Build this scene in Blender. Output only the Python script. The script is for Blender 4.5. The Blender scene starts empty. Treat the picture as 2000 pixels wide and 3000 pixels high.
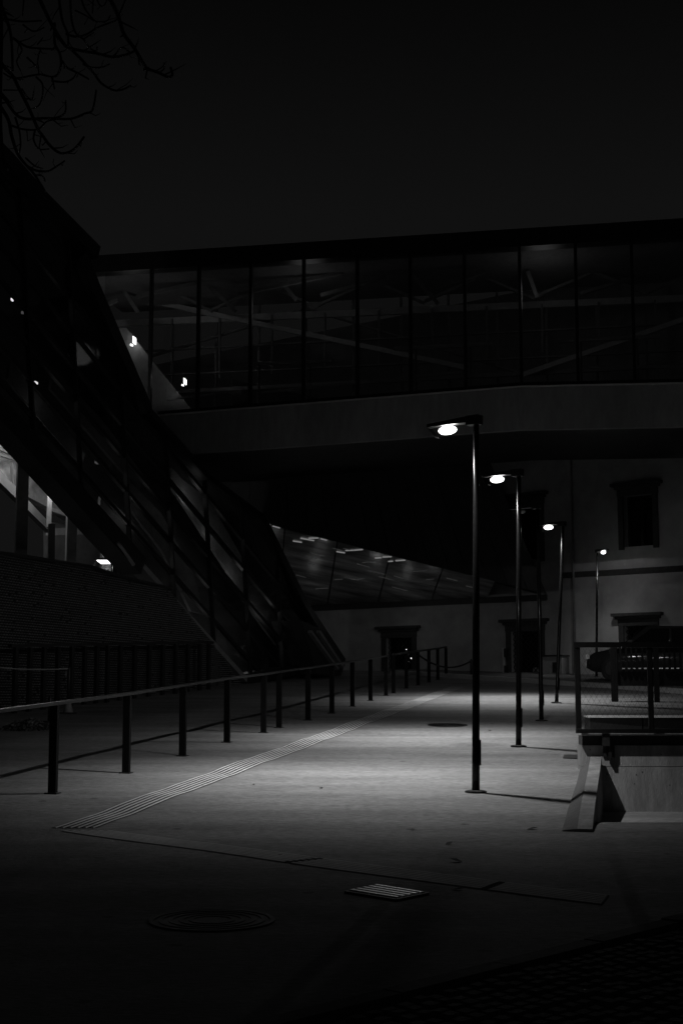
import bpy, bmesh, math, random
from mathutils import Vector, Matrix
import mathutils
random.seed(7)
R = math.radians
scene = bpy.context.scene
col = scene.collection

# ------------------------------------------------------------------ camera
F = 50.0 / 36.0 * 3000.0            # focal length in photo pixels (3000 px tall)
PITCH = R(7.384)
CAM = Vector((0, 0, 1.55))
cam = bpy.data.cameras.new('camera')
cam.sensor_fit = 'VERTICAL'; cam.sensor_height = 36.0; cam.lens = 50.0
cam.clip_start = 0.1; cam.clip_end = 2000
camo = bpy.data.objects.new('camera', cam); col.objects.link(camo)
camo.location = CAM; camo.rotation_euler = (R(90) + PITCH, 0, 0)
scene.camera = camo

# ------------------------------------------------------------------ night sky
world = bpy.data.worlds.new('World'); scene.world = world; world.use_nodes = True
wn = world.node_tree; wn.nodes.clear()
out = wn.nodes.new('ShaderNodeOutputWorld'); bg = wn.nodes.new('ShaderNodeBackground')
tc = wn.nodes.new('ShaderNodeTexCoord'); sep = wn.nodes.new('ShaderNodeSeparateXYZ')
ramp = wn.nodes.new('ShaderNodeValToRGB')
wn.links.new(tc.outputs['Generated'], sep.inputs[0]); wn.links.new(sep.outputs['Z'], ramp.inputs[0])
el = ramp.color_ramp.elements
def ce(p, v):
    e = el.new(p); e.color = (v, v, v, 1); return e
el[0].position = 0.0; el[0].color = (.0058, .0058, .0058, 1)
el[1].position = 1.0; el[1].color = (.0006, .0006, .0006, 1)
ce(.26, .0056); ce(.33, .0051); ce(.40, .0034); ce(.46, .0020)
wn.links.new(ramp.outputs[0], bg.inputs['Color']); bg.inputs['Strength'].default_value = 1.0
wn.links.new(bg.outputs[0], out.inputs['Surface'])

scene.view_settings.view_transform = 'Standard'; scene.view_settings.look = 'None'
scene.view_settings.exposure = 0.0; scene.view_settings.gamma = 1.0
scene.view_settings.use_curve_mapping = False
scene.render.film_transparent = False
scene.cycles.max_bounces = 6; scene.cycles.transparent_max_bounces = 12
scene.cycles.sample_clamp_indirect = 1.5
scene.cycles.use_denoising = True
scene.cycles.sample_clamp_direct = 6.0

# ------------------------------------------------------------------ geometry helpers
CT, ST = math.cos(PITCH), math.sin(PITCH)
def ray(u, v):
    dx = (u - 1000.0) / F; dy = (1500.0 - v) / F
    return Vector((dx, CT - dy * ST, ST + dy * CT))
def at_y(u, v, Y):
    d = ray(u, v); return CAM + d * (Y / d.y)
def on_plane(u, v, p, n):
    d = ray(u, v); return CAM + d * ((p - CAM).dot(n) / d.dot(n))
SL = .0545; Y0 = 10.6
def soft(r, w=.7):
    return r if r > 6 * w else w * math.log(1 + math.exp(r / w))
def wob(x, y):
    a = min(1, max(0, (y - 10.5) / 3.0))
    return .6 * a * (.010 * math.sin(1.55 * y + .35 * x + .6) + .007 * math.sin(3.3 * y - .5 * x + 1.0)
                + .006 * math.sin(.9 * x + .45 * y) + .003 * math.sin(6.1 * y + 1.7 * x))
def gz(x, y):
    y = min(y, 66.0)
    return SL * soft(y - Y0) + wob(x, y)
def on_ground(u, v, lift=0.0):
    d = ray(u, v); lo, hi = 3.0, None
    t = 3.0; prev = t
    while t < 75:
        p = CAM + d * t
        if p.z <= gz(p.x, p.y) + lift:
            a, b = prev, t
            for _ in range(30):
                m = (a + b) / 2; p = CAM + d * m
                if p.z <= gz(p.x, p.y) + lift: b = m
                else: a = m
            return CAM + d * b
        prev = t; t += .1
    return CAM + d * 60

WM = {}
def wm(o): return WM[o.name]
def obj(name, bm, mat, parent=None, smooth=False, loc=None):
    """link a bmesh given in world coordinates as ONE object (origin at its parent's base)"""
    me = bpy.data.meshes.new(name)
    M = wm(parent) if parent else (Matrix.Translation(loc) if loc is not None else Matrix.Identity(4))
    bmesh.ops.transform(bm, matrix=M.inverted(), verts=bm.verts)
    bmesh.ops.recalc_face_normals(bm, faces=bm.faces)
    bm.to_mesh(me); bm.free()
    if smooth:
        for p in me.polygons: p.use_smooth = True
    me.materials.append(mat)
    o = bpy.data.objects.new(name, me); col.objects.link(o)
    if parent: o.parent = parent
    elif loc is not None: o.location = loc
    WM[o.name] = M
    return o
def place(name, me, parent, world):
    """another copy of a shared mesh, put at a world matrix under parent"""
    o = bpy.data.objects.new(name, me); col.objects.link(o)
    if parent:
        o.parent = parent; o.matrix_local = wm(parent).inverted() @ world
    else: o.matrix_local = world
    WM[o.name] = world.copy()
    return o
def mesh(name, bm, mat, smooth=False):
    me = bpy.data.meshes.new(name)
    bmesh.ops.recalc_face_normals(bm, faces=bm.faces)
    bm.to_mesh(me); bm.free(); me.materials.append(mat)
    if smooth:
        for p in me.polygons: p.use_smooth = True
    return me
def thing(name, label, cat, loc, rotz=0, group=None, tilt=None):
    o = bpy.data.objects.new(name, None); col.objects.link(o)
    o.empty_display_size = .3
    M = Matrix.Translation(loc) @ Matrix.Rotation(rotz, 4, 'Z')
    if tilt is not None: M = Matrix.Translation(loc) @ tilt @ Matrix.Rotation(rotz, 4, 'Z')
    o.matrix_world = M; WM[o.name] = M
    return tag(o, label, cat, group)
def tag(o, label, cat, group=None):
    o['label'] = label; o['category'] = cat
    if group: o['group'] = group
    return o
def struct(o): o['kind'] = 'structure'; return o
def stuff(o): o['kind'] = 'stuff'; return o

def BM(): return bmesh.new()
def poly(bm, pts):
    return bm.faces.new([bm.verts.new(p) for p in pts])
def hexa(bm, a, b):
    """a, b: two quads (lists of 4 points) joined into a closed box"""
    va = [bm.verts.new(p) for p in a]; vb = [bm.verts.new(p) for p in b]
    bm.faces.new(va[::-1]); bm.faces.new(vb)
    for i in range(4):
        j = (i + 1) % 4; bm.faces.new((va[i], va[j], vb[j], vb[i]))
def box(bm, x0, x1, y0, y1, z0, z1, M=None):
    a = [Vector(p) for p in ((x0, y0, z0), (x1, y0, z0), (x1, y1, z0), (x0, y1, z0))]
    b = [Vector((p.x, p.y, z1)) for p in a]
    if M: a = [M @ p for p in a]; b = [M @ p for p in b]
    hexa(bm, a, b)
def bar(bm, p, q, w, d, n):
    """box beam from p to q: w wide across, d deep along n"""
    p, q = Vector(p), Vector(q); a = (q - p).normalized()
    n = (n - a * n.dot(a)).normalized(); s = a.cross(n)
    f = lambda c: [c + s * (w / 2) + n * (d / 2), c - s * (w / 2) + n * (d / 2), c - s * (w / 2) - n * (d / 2), c + s * (w / 2) - n * (d / 2)]
    hexa(bm, f(p), f(q))
def slab(bm, pts, n, t):
    """closed plate: polygon pts pushed back by t along -n"""
    n = n.normalized()
    a = [bm.verts.new(Vector(p)) for p in pts]; b = [bm.verts.new(Vector(p) - n * t) for p in pts]
    bm.faces.new(a); bm.faces.new(b[::-1])
    for i in range(len(pts)):
        j = (i + 1) % len(pts); bm.faces.new((a[i], b[i], b[j], a[j]))
def tube(bm, pts, rad, seg=8, cap=True):
    pts = [Vector(p) for p in pts]
    if not isinstance(rad, (list, tuple)): rad = [rad] * len(pts)
    rings = []; up = None
    for i, p in enumerate(pts):
        t = (pts[min(i + 1, len(pts) - 1)] - pts[max(i - 1, 0)]).normalized()
        if up is None: up = Vector((0, 0, 1)) if abs(t.z) < .9 else Vector((1, 0, 0))
        s = t.cross(up).normalized(); up = s.cross(t).normalized()
        rings.append([bm.verts.new(p + (s * math.cos(2 * math.pi * k / seg) + up * math.sin(2 * math.pi * k / seg)) * rad[i]) for k in range(seg)])
    for a, b in zip(rings, rings[1:]):
        for k in range(seg):
            bm.faces.new((a[k], a[(k + 1) % seg], b[(k + 1) % seg], b[k]))
    if cap: bm.faces.new(rings[0][::-1]); bm.faces.new(rings[-1])
def bevel(bm, w=.01, seg=1):
    bmesh.ops.bevel(bm, geom=[e for e in bm.edges if e.is_manifold and e.calc_face_angle(0) > .5], offset=w, segments=seg, affect='EDGES', profile=.7, clamp_overlap=True)

# ------------------------------------------------------------------ materials (all neutral: black-and-white photograph)
def mat(name, v, rough=.7, metal=0.0, var=.25, scale=4.0, bump=0.0, bscale=40.0, spec=.5, stretch=(1, 1, 1), coarse=None):
    m = bpy.data.materials.new(name); m.use_nodes = True
    nt = m.node_tree; b = nt.nodes['Principled BSDF']
    b.inputs['Roughness'].default_value = rough; b.inputs['Metallic'].default_value = metal
    b.inputs['Specular IOR Level'].default_value = spec
    tcn = nt.nodes.new('ShaderNodeTexCoord'); mp = nt.nodes.new('ShaderNodeMapping')
    mp.inputs['Scale'].default_value = stretch
    nt.links.new(tcn.outputs['Object'], mp.inputs[0])
    nz = nt.nodes.new('ShaderNodeTexNoise'); nz.inputs['Scale'].default_value = scale; nz.inputs['Detail'].default_value = 7; nz.inputs['Roughness'].default_value = .62
    nt.links.new(mp.outputs[0], nz.inputs['Vector'])
    cr = nt.nodes.new('ShaderNodeValToRGB')
    lo, hi = v * (1 - var), v * (1 + var)
    cr.color_ramp.elements[0].position = .3; cr.color_ramp.elements[0].color = (lo, lo, lo, 1)
    cr.color_ramp.elements[1].position = .7; cr.color_ramp.elements[1].color = (hi, hi, hi, 1)
    nt.links.new(nz.outputs['Fac'], cr.inputs[0])
    last = cr.outputs[0]
    if coarse:
        n2 = nt.nodes.new('ShaderNodeTexNoise'); n2.inputs['Scale'].default_value = coarse[0]; n2.inputs['Detail'].default_value = 4
        nt.links.new(mp.outputs[0], n2.inputs['Vector'])
        c2 = nt.nodes.new('ShaderNodeValToRGB')
        c2.color_ramp.elements[0].position = .32; c2.color_ramp.elements[1].position = .66
        a = 1 - coarse[1]; c2.color_ramp.elements[0].color = (a, a, a, 1); c2.color_ramp.elements[1].color = (1, 1, 1, 1)
        nt.links.new(n2.outputs['Fac'], c2.inputs[0])
        mx = nt.nodes.new('ShaderNodeMix'); mx.data_type = 'RGBA'; mx.blend_type = 'MULTIPLY'; mx.inputs['Factor'].default_value = 1
        nt.links.new(last, mx.inputs['A']); nt.links.new(c2.outputs[0], mx.inputs['B']); last = mx.outputs['Result']
    nt.links.new(last, b.inputs['Base Color'])
    if bump:
        n3 = nt.nodes.new('ShaderNodeTexNoise'); n3.inputs['Scale'].default_value = bscale; n3.inputs['Detail'].default_value = 5
        nt.links.new(mp.outputs[0], n3.inputs['Vector'])
        bp = nt.nodes.new('ShaderNodeBump'); bp.inputs['Strength'].default_value = bump; bp.inputs['Distance'].default_value = .02
        nt.links.new(n3.outputs['Fac'], bp.inputs['Height']); nt.links.new(bp.outputs[0], b.inputs['Normal'])
    return m
def glass(name, see=.55, tint=1.0, rough=.04, gloss=.9):
    m = bpy.data.materials.new(name); m.use_nodes = True
    nt = m.node_tree; nt.nodes.clear()
    o = nt.nodes.new('ShaderNodeOutputMaterial'); t = nt.nodes.new('ShaderNodeBsdfTransparent'); g = nt.nodes.new('ShaderNodeBsdfGlossy')
    lw = nt.nodes.new('ShaderNodeLayerWeight'); lw.inputs['Blend'].default_value = .5; pw = nt.nodes.new('ShaderNodeMath'); pw.operation = 'POWER'; pw.inputs[1].default_value = 4.0; nt.links.new(lw.outputs['Facing'], pw.inputs[0]); fr = nt.nodes.new('ShaderNodeMath'); fr.operation = 'MULTIPLY_ADD'; fr.inputs[1].default_value = .7; fr.inputs[2].default_value = .04; nt.links.new(pw.outputs[0], fr.inputs[0]); mx = nt.nodes.new('ShaderNodeMixShader')
    t.inputs['Color'].default_value = (see, see, see, 1); g.inputs['Roughness'].default_value = rough
    nz = nt.nodes.new('ShaderNodeTexNoise'); nz.inputs['Scale'].default_value = 1.4
    tcn = nt.nodes.new('ShaderNodeTexCoord'); nt.links.new(tcn.outputs['Object'], nz.inputs['Vector'])
    bp = nt.nodes.new('ShaderNodeBump'); bp.inputs['Strength'].default_value = .08; bp.inputs['Distance'].default_value = .05
    nt.links.new(nz.outputs['Fac'], bp.inputs['Height']); nt.links.new(bp.outputs[0], g.inputs['Normal'])
    g.inputs['Color'].default_value = (gloss, gloss, gloss, 1)
    nt.links.new(fr.outputs[0], mx.inputs[0]); nt.links.new(t.outputs[0], mx.inputs[1]); nt.links.new(g.outputs[0], mx.inputs[2])
    nt.links.new(mx.outputs[0], o.inputs['Surface'])
    return m
def emit(name, s):
    m = bpy.data.materials.new(name); m.use_nodes = True
    nt = m.node_tree; nt.nodes.clear()
    o = nt.nodes.new('ShaderNodeOutputMaterial'); e = nt.nodes.new('ShaderNodeEmission')
    e.inputs['Strength'].default_value = s; e.inputs['Color'].default_value = (1, 1, 1, 1)
    # slight unevenness of the diodes behind the lens
    nz = nt.nodes.new('ShaderNodeTexNoise'); nz.inputs['Scale'].default_value = 9
    mr = nt.nodes.new('ShaderNodeMapRange'); mr.inputs['To Min'].default_value = s * .8; mr.inputs['To Max'].default_value = s * 1.2
    nt.links.new(nz.outputs['Fac'], mr.inputs['Value']); nt.links.new(mr.outputs[0], e.inputs['Strength'])
    nt.links.new(e.outputs[0], o.inputs['Surface'])
    return m
M_ground = mat('walkway asphalt', .26, .85, var=.5, scale=26, bump=.9, bscale=60, spec=.3, coarse=(1.0, .34), stretch=(.35, 1.6, 1))
M_low = mat('forecourt asphalt', .15, .88, var=.25, scale=50, bump=.4, bscale=110, spec=.3, coarse=(.5, .3))
def spots(m, scale, thr, dark):
    nt = m.node_tree; b = nt.nodes['Principled BSDF']; src = b.inputs['Base Color'].links[0].from_socket
    t = nt.nodes.new('ShaderNodeTexCoord'); v = nt.nodes.new('ShaderNodeTexVoronoi'); v.inputs['Scale'].default_value = scale
    nz = nt.nodes.new('ShaderNodeTexNoise'); nz.inputs['Scale'].default_value = scale * 6; mxv = nt.nodes.new('ShaderNodeMix'); mxv.data_type = 'RGBA'; mxv.inputs['Factor'].default_value = .06
    nt.links.new(t.outputs['Object'], mxv.inputs['A']); nt.links.new(t.outputs['Object'], nz.inputs['Vector']); nt.links.new(nz.outputs['Color'], mxv.inputs['B'])
    nt.links.new(mxv.outputs['Result'], v.inputs['Vector'])
    c = nt.nodes.new('ShaderNodeValToRGB'); c.color_ramp.elements[0].position = thr; c.color_ramp.elements[0].color = (dark, dark, dark, 1); c.color_ramp.elements[1].position = thr * 1.7; c.color_ramp.elements[1].color = (1, 1, 1, 1)
    nt.links.new(v.outputs['Distance'], c.inputs[0])
    mx = nt.nodes.new('ShaderNodeMix'); mx.data_type = 'RGBA'; mx.blend_type = 'MULTIPLY'; mx.inputs['Factor'].default_value = 1
    nt.links.new(src, mx.inputs['A']); nt.links.new(c.outputs[0], mx.inputs['B']); nt.links.new(mx.outputs['Result'], b.inputs['Base Color'])
spots(M_ground, 1.3, .045, .45); spots(M_ground, .33, .10, .72)
M_rib = mat('tactile rib white', .56, .8, spec=.1, var=.15, scale=14, bump=.1, coarse=(1.2, .3))
M_strip = mat('tactile strip base', .03, .95, spec=.02, var=.2, scale=30, bump=.2)
M_conc = mat('cast concrete', .30, .85, var=.2, scale=14, bump=.35, bscale=60, coarse=(2.2, .45), stretch=(1.4, 1.4, .35))
M_conc2 = mat('dark concrete', .10, .9, var=.22, scale=14, bump=.3, bscale=60)
M_fascia = mat('light bridge concrete', .38, .85, var=.14, scale=5, bump=.2, bscale=40, coarse=(.6, .3), stretch=(1, 1, .3))
M_pale = mat('pale kerb granite', .42, .8, var=.2, scale=30, bump=.3)
M_dark = mat('dark painted steel', .012, .42, var=.2, scale=12, spec=.5)
M_rail = mat('railing steel', .026, .42, metal=.3, var=.25, scale=18, bump=.08)
M_frame = mat('black railing paint', .007, .6, var=.25, scale=18, spec=.08)
M_pole = mat('lamp pole steel', .006, .2, var=.2, scale=16, spec=.2)
M_iron = mat('cast iron', .04, .5, metal=.6, var=.35, scale=40, bump=.3, bscale=90)
M_gal = mat('bright steel', .6, .36, metal=.7, var=.2, scale=30)
M_render = mat('old lime render', .40, .92, var=.13, scale=2.2, bump=.3, bscale=22, coarse=(.28, .3))
M_trim = mat('weathered stone trim', .045, .9, var=.25, scale=6, bump=.3)
M_wood = mat('dark stained timber', .008, .8, spec=.1, var=.4, scale=5, stretch=(6, 6, .8), bump=.2)
M_zinc = mat('dark zinc cladding', .035, .55, metal=.2, var=.3, scale=1.2, bump=.12, bscale=5)
M_soffit = mat('streaked satin soffit', .46, .34, metal=.35, var=.85, scale=.9, bump=.3, bscale=1.6, stretch=(.35, 2.6, 3.0), coarse=(.5, .5))  # stretched noise puts streaky bright reflections into the sheet's colour
M_white = mat('white paint', .55, .6, var=.12, scale=6)
M_grey = mat('grey paint', .22, .6, var=.2, scale=5)
M_inner = mat('dark interior wall', .12, .85, var=.25, scale=2)
M_stone = mat('rough rubble wall', .36, .9, var=.6, scale=2.6, bump=.9, bscale=6, coarse=(1.1, .5))
M_mesh = mat('expanded metal', .34, .42, metal=.5, var=.3, scale=8)
M_bark = mat('bark', .03, .9, var=.3, scale=30, bump=.3)
M_leaf = mat('dead leaf', .03, .8, var=.4, scale=30)
M_tape = mat('barrier tape', .28, .6, var=.3, scale=12)
M_rubber = mat('black rubber', .02, .7, var=.2)
M_cobble = mat('granite sett', .09, .92, var=.35, scale=14, bump=.4, bscale=50)
M_car1 = mat('dark gloss car paint', .045, .10, metal=.0, var=.05, scale=3)
M_car2 = mat('black car paint', .02, .12, metal=.0, var=.1, scale=3)
M_glass = glass('hall glazing', .60)
M_bglass = glass('bridge glazing', .86)
M_wglass = mat('dark window glass', .012, .08, var=.2, scale=2, bump=.05, bscale=3)
M_led = emit('led lens lit', 24)
M_ledoff = mat('led lens unlit', .25, .15, var=.1)
M_shield = glass('clear shield', .93, rough=.3, gloss=.12)
M_bar = mat('worn bright grate steel', .9, .42, metal=1.0, var=.15, scale=20)
M_tube = emit('lit tube', 14)
M_lamp = emit('lit wall lamp', 6)
M_slot = emit('lit slot', .16)
M_glint = emit('small glow', 2.5)

# ================================================================== SETTING
# ground: the walkway plaza rising away from the camera
CH0 = on_ground(1690, 2436); CH1 = on_ground(1729, 2262)          # cheek wall line, near and far end
chd = (CH1 - CH0); chd.z = 0; chdir = chd.normalized(); chperp = Vector((chdir.y, -chdir.x, 0))   # to the right
YW = CH1.y + .12                                                   # front of the retaining wall
def cheek_x(y): return CH0.x + chdir.x / chdir.y * (y - CH0.y) + .10
def low_z(x, y):
    t = min(1, max(0, (y - CH0.y - .05) / 3.2)); t = t * t * (3 - 2 * t)
    side = min(1, max(0, (x - cheek_x(y)) / .5))
    return gz(x, y) * (1 - t) + (-.03) * t
def grid(xs, ys, zf):
    bm = BM(); V = [[bm.verts.new((x, y, zf(x, y))) for x in xs(y)] for y in ys]
    for a, b in zip(V, V[1:]):
        for i in range(len(a) - 1): bm.faces.new((a[i], a[i + 1], b[i + 1], b[i]))
    return bm
def lin(a, b, n): return [a + (b - a) * i / n for i in range(n + 1)]
# near part (both sides level), middle part split at the cheek wall, far part
ysA = lin(-60, 0, 6) + lin(0, CH0.y - 2.2, 60)[1:]
xw = [-150, -60, -25] + lin(-12, 12, 60) + [25, 60, 150]
bm = grid(lambda y: xw, ysA, gz)
ysB = lin(CH0.y - 2.2, YW, 56)
def xsL(y): return [-150, -60, -25] + lin(-12, cheek_x(y), 50)
Vb = [[bm.verts.new((x, y, gz(x, y))) for x in xsL(y)] for y in ysB]
for a, b in zip(Vb, Vb[1:]):
    for i in range(len(a) - 1): bm.faces.new((a[i], a[i + 1], b[i + 1], b[i]))
ysC = lin(YW, 66, 260) + [90, 140, 220, 320]
Vc = [[bm.verts.new((x, y, gz(x, y))) for x in xw] for y in ysC]
for a, b in zip(Vc, Vc[1:]):
    for i in range(len(a) - 1): bm.faces.new((a[i], a[i + 1], b[i + 1], b[i]))
struct(obj('walkway_ground', bm, M_ground, smooth=True))
bm = grid(lambda y: lin(cheek_x(y), 12, 24) + [25, 60, 150], ysB, low_z)
struct(obj('lower_ground', bm, M_ground, smooth=True))

def ribbon(bm, c, left, w, h, step=.16, z0=.006):
    """raised rib following the ground from point to point c[0]..c[1] with cross direction left"""
    a, b = c; n = max(2, int((b - a).length / step)); prev = None
    for i in range(n + 1):
        p = a.lerp(b, i / n); q0 = p - left * (w / 2); q1 = p + left * (w / 2)
        za = gz(q0.x, q0.y); zb = gz(q1.x, q1.y); e = w * .18
        row = [bm.verts.new((q0.x, q0.y, za - .01)), bm.verts.new((q0.x, q0.y, za + z0)), bm.verts.new(((q0 + left * e).x, (q0 + left * e).y, za + h)),
               bm.verts.new(((q1 - left * e).x, (q1 - left * e).y, zb + h)), bm.verts.new((q1.x, q1.y, zb + z0)), bm.verts.new((q1.x, q1.y, zb - .01))]
        if prev:
            for k in range(5): bm.faces.new((prev[k], prev[k + 1], row[k + 1], row[k]))
        else: bm.faces.new(row)
        prev = row
    bm.faces.new(prev[::-1])
def strip(label, a0, a1, b0, b1, nrib, cuts, ribw):
    """tactile guide strip between edge a (a0->a1) and edge b (b0->b1), world points"""
    t = thing('tactile_strip', label, 'tactile strip', Vector((a0.x, a0.y, gz(a0.x, a0.y))))
    d = (a1 - a0); d.z = 0; d.normalize()
    bm = BM(); n = 260; prev = None
    for i in range(n + 1):
        p, q = a0.lerp(a1, i / n), b0.lerp(b1, i / n)
        row = [bm.verts.new((p.x + (q.x - p.x) * k / 4, p.y + (q.y - p.y) * k / 4, gz(p.x + (q.x - p.x) * k / 4, p.y + (q.y - p.y) * k / 4) + .005)) for k in range(5)]
        if prev:
            for k in range(4): bm.faces.new((prev[k], prev[k + 1], row[k + 1], row[k]))
        prev = row
    obj('strip_base', bm, M_strip, t)
    for k in range(nrib):
        f = (k + .5) / nrib
        p0, p1 = a0.lerp(b0, f), a1.lerp(b1, f); lft = (b0 - a0); lft = lft - d * lft.dot(d); lft.z = 0; lft.normalize()
        for c0, c1 in cuts:
            bm = BM(); ribbon(bm, (p0.lerp(p1, c0), p0.lerp(p1, c1)), lft, ribw, .011)
            obj('rib', bm, M_rib, t)
    return t
# long strip up the walkway (left edge / right edge), then the cross strip
a0, a1 = on_ground(150, 2427), on_ground(1317, 2013); b0, b1 = on_ground(282, 2427), on_ground(1362, 2013)
strip('ribbed pale guide strip running up the lit walkway past the lamps', a0, a1, b0, b1, 6, [(0, 1)], (b0 - a0).length / 6 * .40)
c0, c1 = on_ground(175, 2436), on_ground(1760, 2652); d0, d1 = on_ground(330, 2436), on_ground(1780, 2625)
L = (c1 - c0)
def frac(u, v):
    p = on_ground(u, v); return (p - c0).dot(L) / L.dot(L)
f1, f2 = frac(880, 2520), frac(1440, 2602)
strip('ribbed guide strip crossing the dark near end of walkway', c0, c1, d0, d1, 6, [(0, f1 - .006), (f1 + .006, f2 - .006), (f2 + .006, 1)], .046)

# cobbled gutter, bottom right corner
KA, KB = on_ground(930, 2975), on_ground(2080, 2672)
kd = KB - KA; kd.z = 0; kl = kd.length; kd.normalize(); kr = Vector((kd.y, -kd.x, 0))
bm = BM()
poly(bm, [KA - kd * 1 + kr * .17 + Vector((0, 0, .006)), KB + kd * 2 + kr * .17 + Vector((0, 0, .006)), KB + kd * 2 + kr * 5 + Vector((0, 0, .006)), KA - kd * 1 + kr * 5 + Vector((0, 0, .006))])
road = struct(obj('cobbled_road', bm, M_low, loc=KA.copy()))
bm = BM(); box(bm, -.055, .055, -.048, .048, 0, .05); bmesh.ops.bevel(bm, geom=[e for e in bm.edges], offset=.016, segments=1, affect='EDGES')
sett = mesh('cobblestone', bm, M_cobble)
cnt = 0
for j in range(20):
    for i in range(40):
        p = KA + kd * (i * .125 + (j % 2) * .06) + kr * (.25 + j * .108)
        px = 1000 + F * p.x / (p.y * CT); py = 2040 + (1.55) / p.y * F * 1.0
        if px < 880 or px > 2080 or py > 3060 or cnt >= 290: continue
        cnt += 1
        place('cobblestone', sett, road, Matrix.Translation((p.x, p.y, -.018 + random.uniform(-.006, .012))) @ Matrix.Rotation(math.atan2(kd.y, kd.x) + random.uniform(-.08, .08), 4, 'Z') @ Matrix.Rotation(random.uniform(-.06, .06), 4, 'X') @ Matrix.Diagonal((random.uniform(.82, 1.08), random.uniform(.85, 1.05), 1, 1)))
bm = BM(); box(bm, 0, .98, -.07, .07, -.1, .05); bevel(bm, .012)
kst = mesh('kerb_stone', bm, M_cobble)
kerb = thing('street_kerb', 'worn granite kerb edging the cobbles in the bottom right corner', 'kerb', KA)
for i in range(int(kl) + 2):
    p = KA + kd * (i - .5) + kr * .07
    place('kerb_stone', kst, kerb, Matrix.Translation((p.x, p.y, gz(p.x, p.y) + random.uniform(-.004, .004))) @ Matrix.Rotation(math.atan2(kd.y, kd.x), 4, 'Z'))

# kerb and pavement at the far end of the walkway
EK0, EK1 = on_ground(1290, 1984), on_ground(1960, 2030)
ed = EK1 - EK0; ed.z = 0; el_ = ed.length; ed.normalize(); en = Vector((-ed.y, ed.x, 0))   # en: away from the camera
kerb2 = thing('far_kerb', 'pale stone kerb along the far end of the walkway under the old wall', 'kerb', EK0)
for i in range(-3, int(el_ / 1.2) + 1):
    p = EK0 + ed * (i * 1.2); q = EK0 + ed * (i * 1.2 + 1.185)
    bm = BM(); hs = .13 + .004 * (i % 3)
    a = [p, q, q + en * .32, p + en * .32]
    hexa(bm, [Vector((c.x, c.y, gz(c.x, c.y) - .1)) for c in a], [Vector((c.x, c.y, gz(c.x, c.y) + hs)) for c in a]); bevel(bm, .015)
    obj('kerb_stone', bm, M_pale, kerb2)
bm = BM(); n = 40; prev = None
for i in range(n + 1):
    p = EK0 + ed * (-5 + (el_ + 20) * i / n)
    row = [bm.verts.new((q.x, q.y, gz(q.x, q.y) + .115)) for q in (p + en * .325, p + en * 3, p + en * 6, p + en * 11)]
    if prev:
        for k in range(3): bm.faces.new((prev[k], prev[k + 1], row[k + 1], row[k]))
    prev = row
struct(obj('far_pavement', bm, M_low, smooth=True))

# ================================================================== OLD BUILDING
FY = R(38); fu = Vector((math.cos(FY), -math.sin(FY), 0)); fn = Vector((-math.sin(FY), -math.cos(FY), 0))   # fn faces the camera
FO = at_y(1050, 1962, 58.0); FO.z = 0
def fac(u, v):
    p = on_plane(u, v, FO, fn); return (p - FO).dot(fu), p.z
def fp(s, z, o=0.0): return FO + fu * s + Vector((0, 0, z)) + fn * o
old = thing('old_building', 'pale rendered old building with small stone framed windows behind the walkway', 'building', fp(6, gz(*fp(6, 0).xy)))
wins = []   # s0, s1, z0, z1, kind
def win(u0, u1, v0, v1, kind):
    um = (u0 + u1) / 2; s0 = fac(u0, (v0 + v1) / 2)[0]; s1 = fac(u1, (v0 + v1) / 2)[0]
    wins.append((s0, s1, fac(um, v1)[1], fac(um, v0)[1], kind))
win(1131, 1208, 1868, 1990, 'dark'); win(1497, 1582, 1849, 1988, 'lattice'); win(1829, 1915, 1833, 1990, 'lattice')
win(1500, 1580, 1480, 1640, 'two'); win(1826, 1912, 1450, 1600, 'two')
S0, S1, Z0, Z1 = -14.0, 26.0, -.5, 17.0
ss = sorted({S0, S1} | {w[0] for w in wins} | {w[1] for w in wins})
bm = BM()
zz = sorted({Z0, Z1} | {w[2] for w in wins} | {w[3] for w in wins})
for i in range(len(ss) - 1):
    for j in range(len(zz) - 1):
        sm, zm = (ss[i] + ss[i + 1]) / 2, (zz[j] + zz[j + 1]) / 2
        if any(w[0] < sm < w[1] and w[2] < zm < w[3] for w in wins): continue
        poly(bm, [fp(ss[i], zz[j]), fp(ss[i + 1], zz[j]), fp(ss[i + 1], zz[j + 1]), fp(ss[i], zz[j + 1])])
for s0, s1, z0, z1, k in wins:      # reveals
    c = [(s0, z0), (s1, z0), (s1, z1), (s0, z1)]
    for a, b in zip(c, c[1:] + c[:1]): poly(bm, [fp(*a), fp(*b), fp(*b, -.45), fp(*a, -.45)])
for a, b in (((S0, Z0), (S0, Z1)), ((S1, Z0), (S1, Z1)), ((S0, Z1), (S1, Z1))):
    poly(bm, [fp(*a), fp(*b), fp(*b, -10), fp(*a, -10)])
poly(bm, [fp(S0, Z0, -10), fp(S1, Z0, -10), fp(S1, Z1, -10), fp(S0, Z1, -10)])
bmesh.ops.remove_doubles(bm, verts=bm.verts, dist=.0005)
obj('wall', bm, M_render, old)
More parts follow.
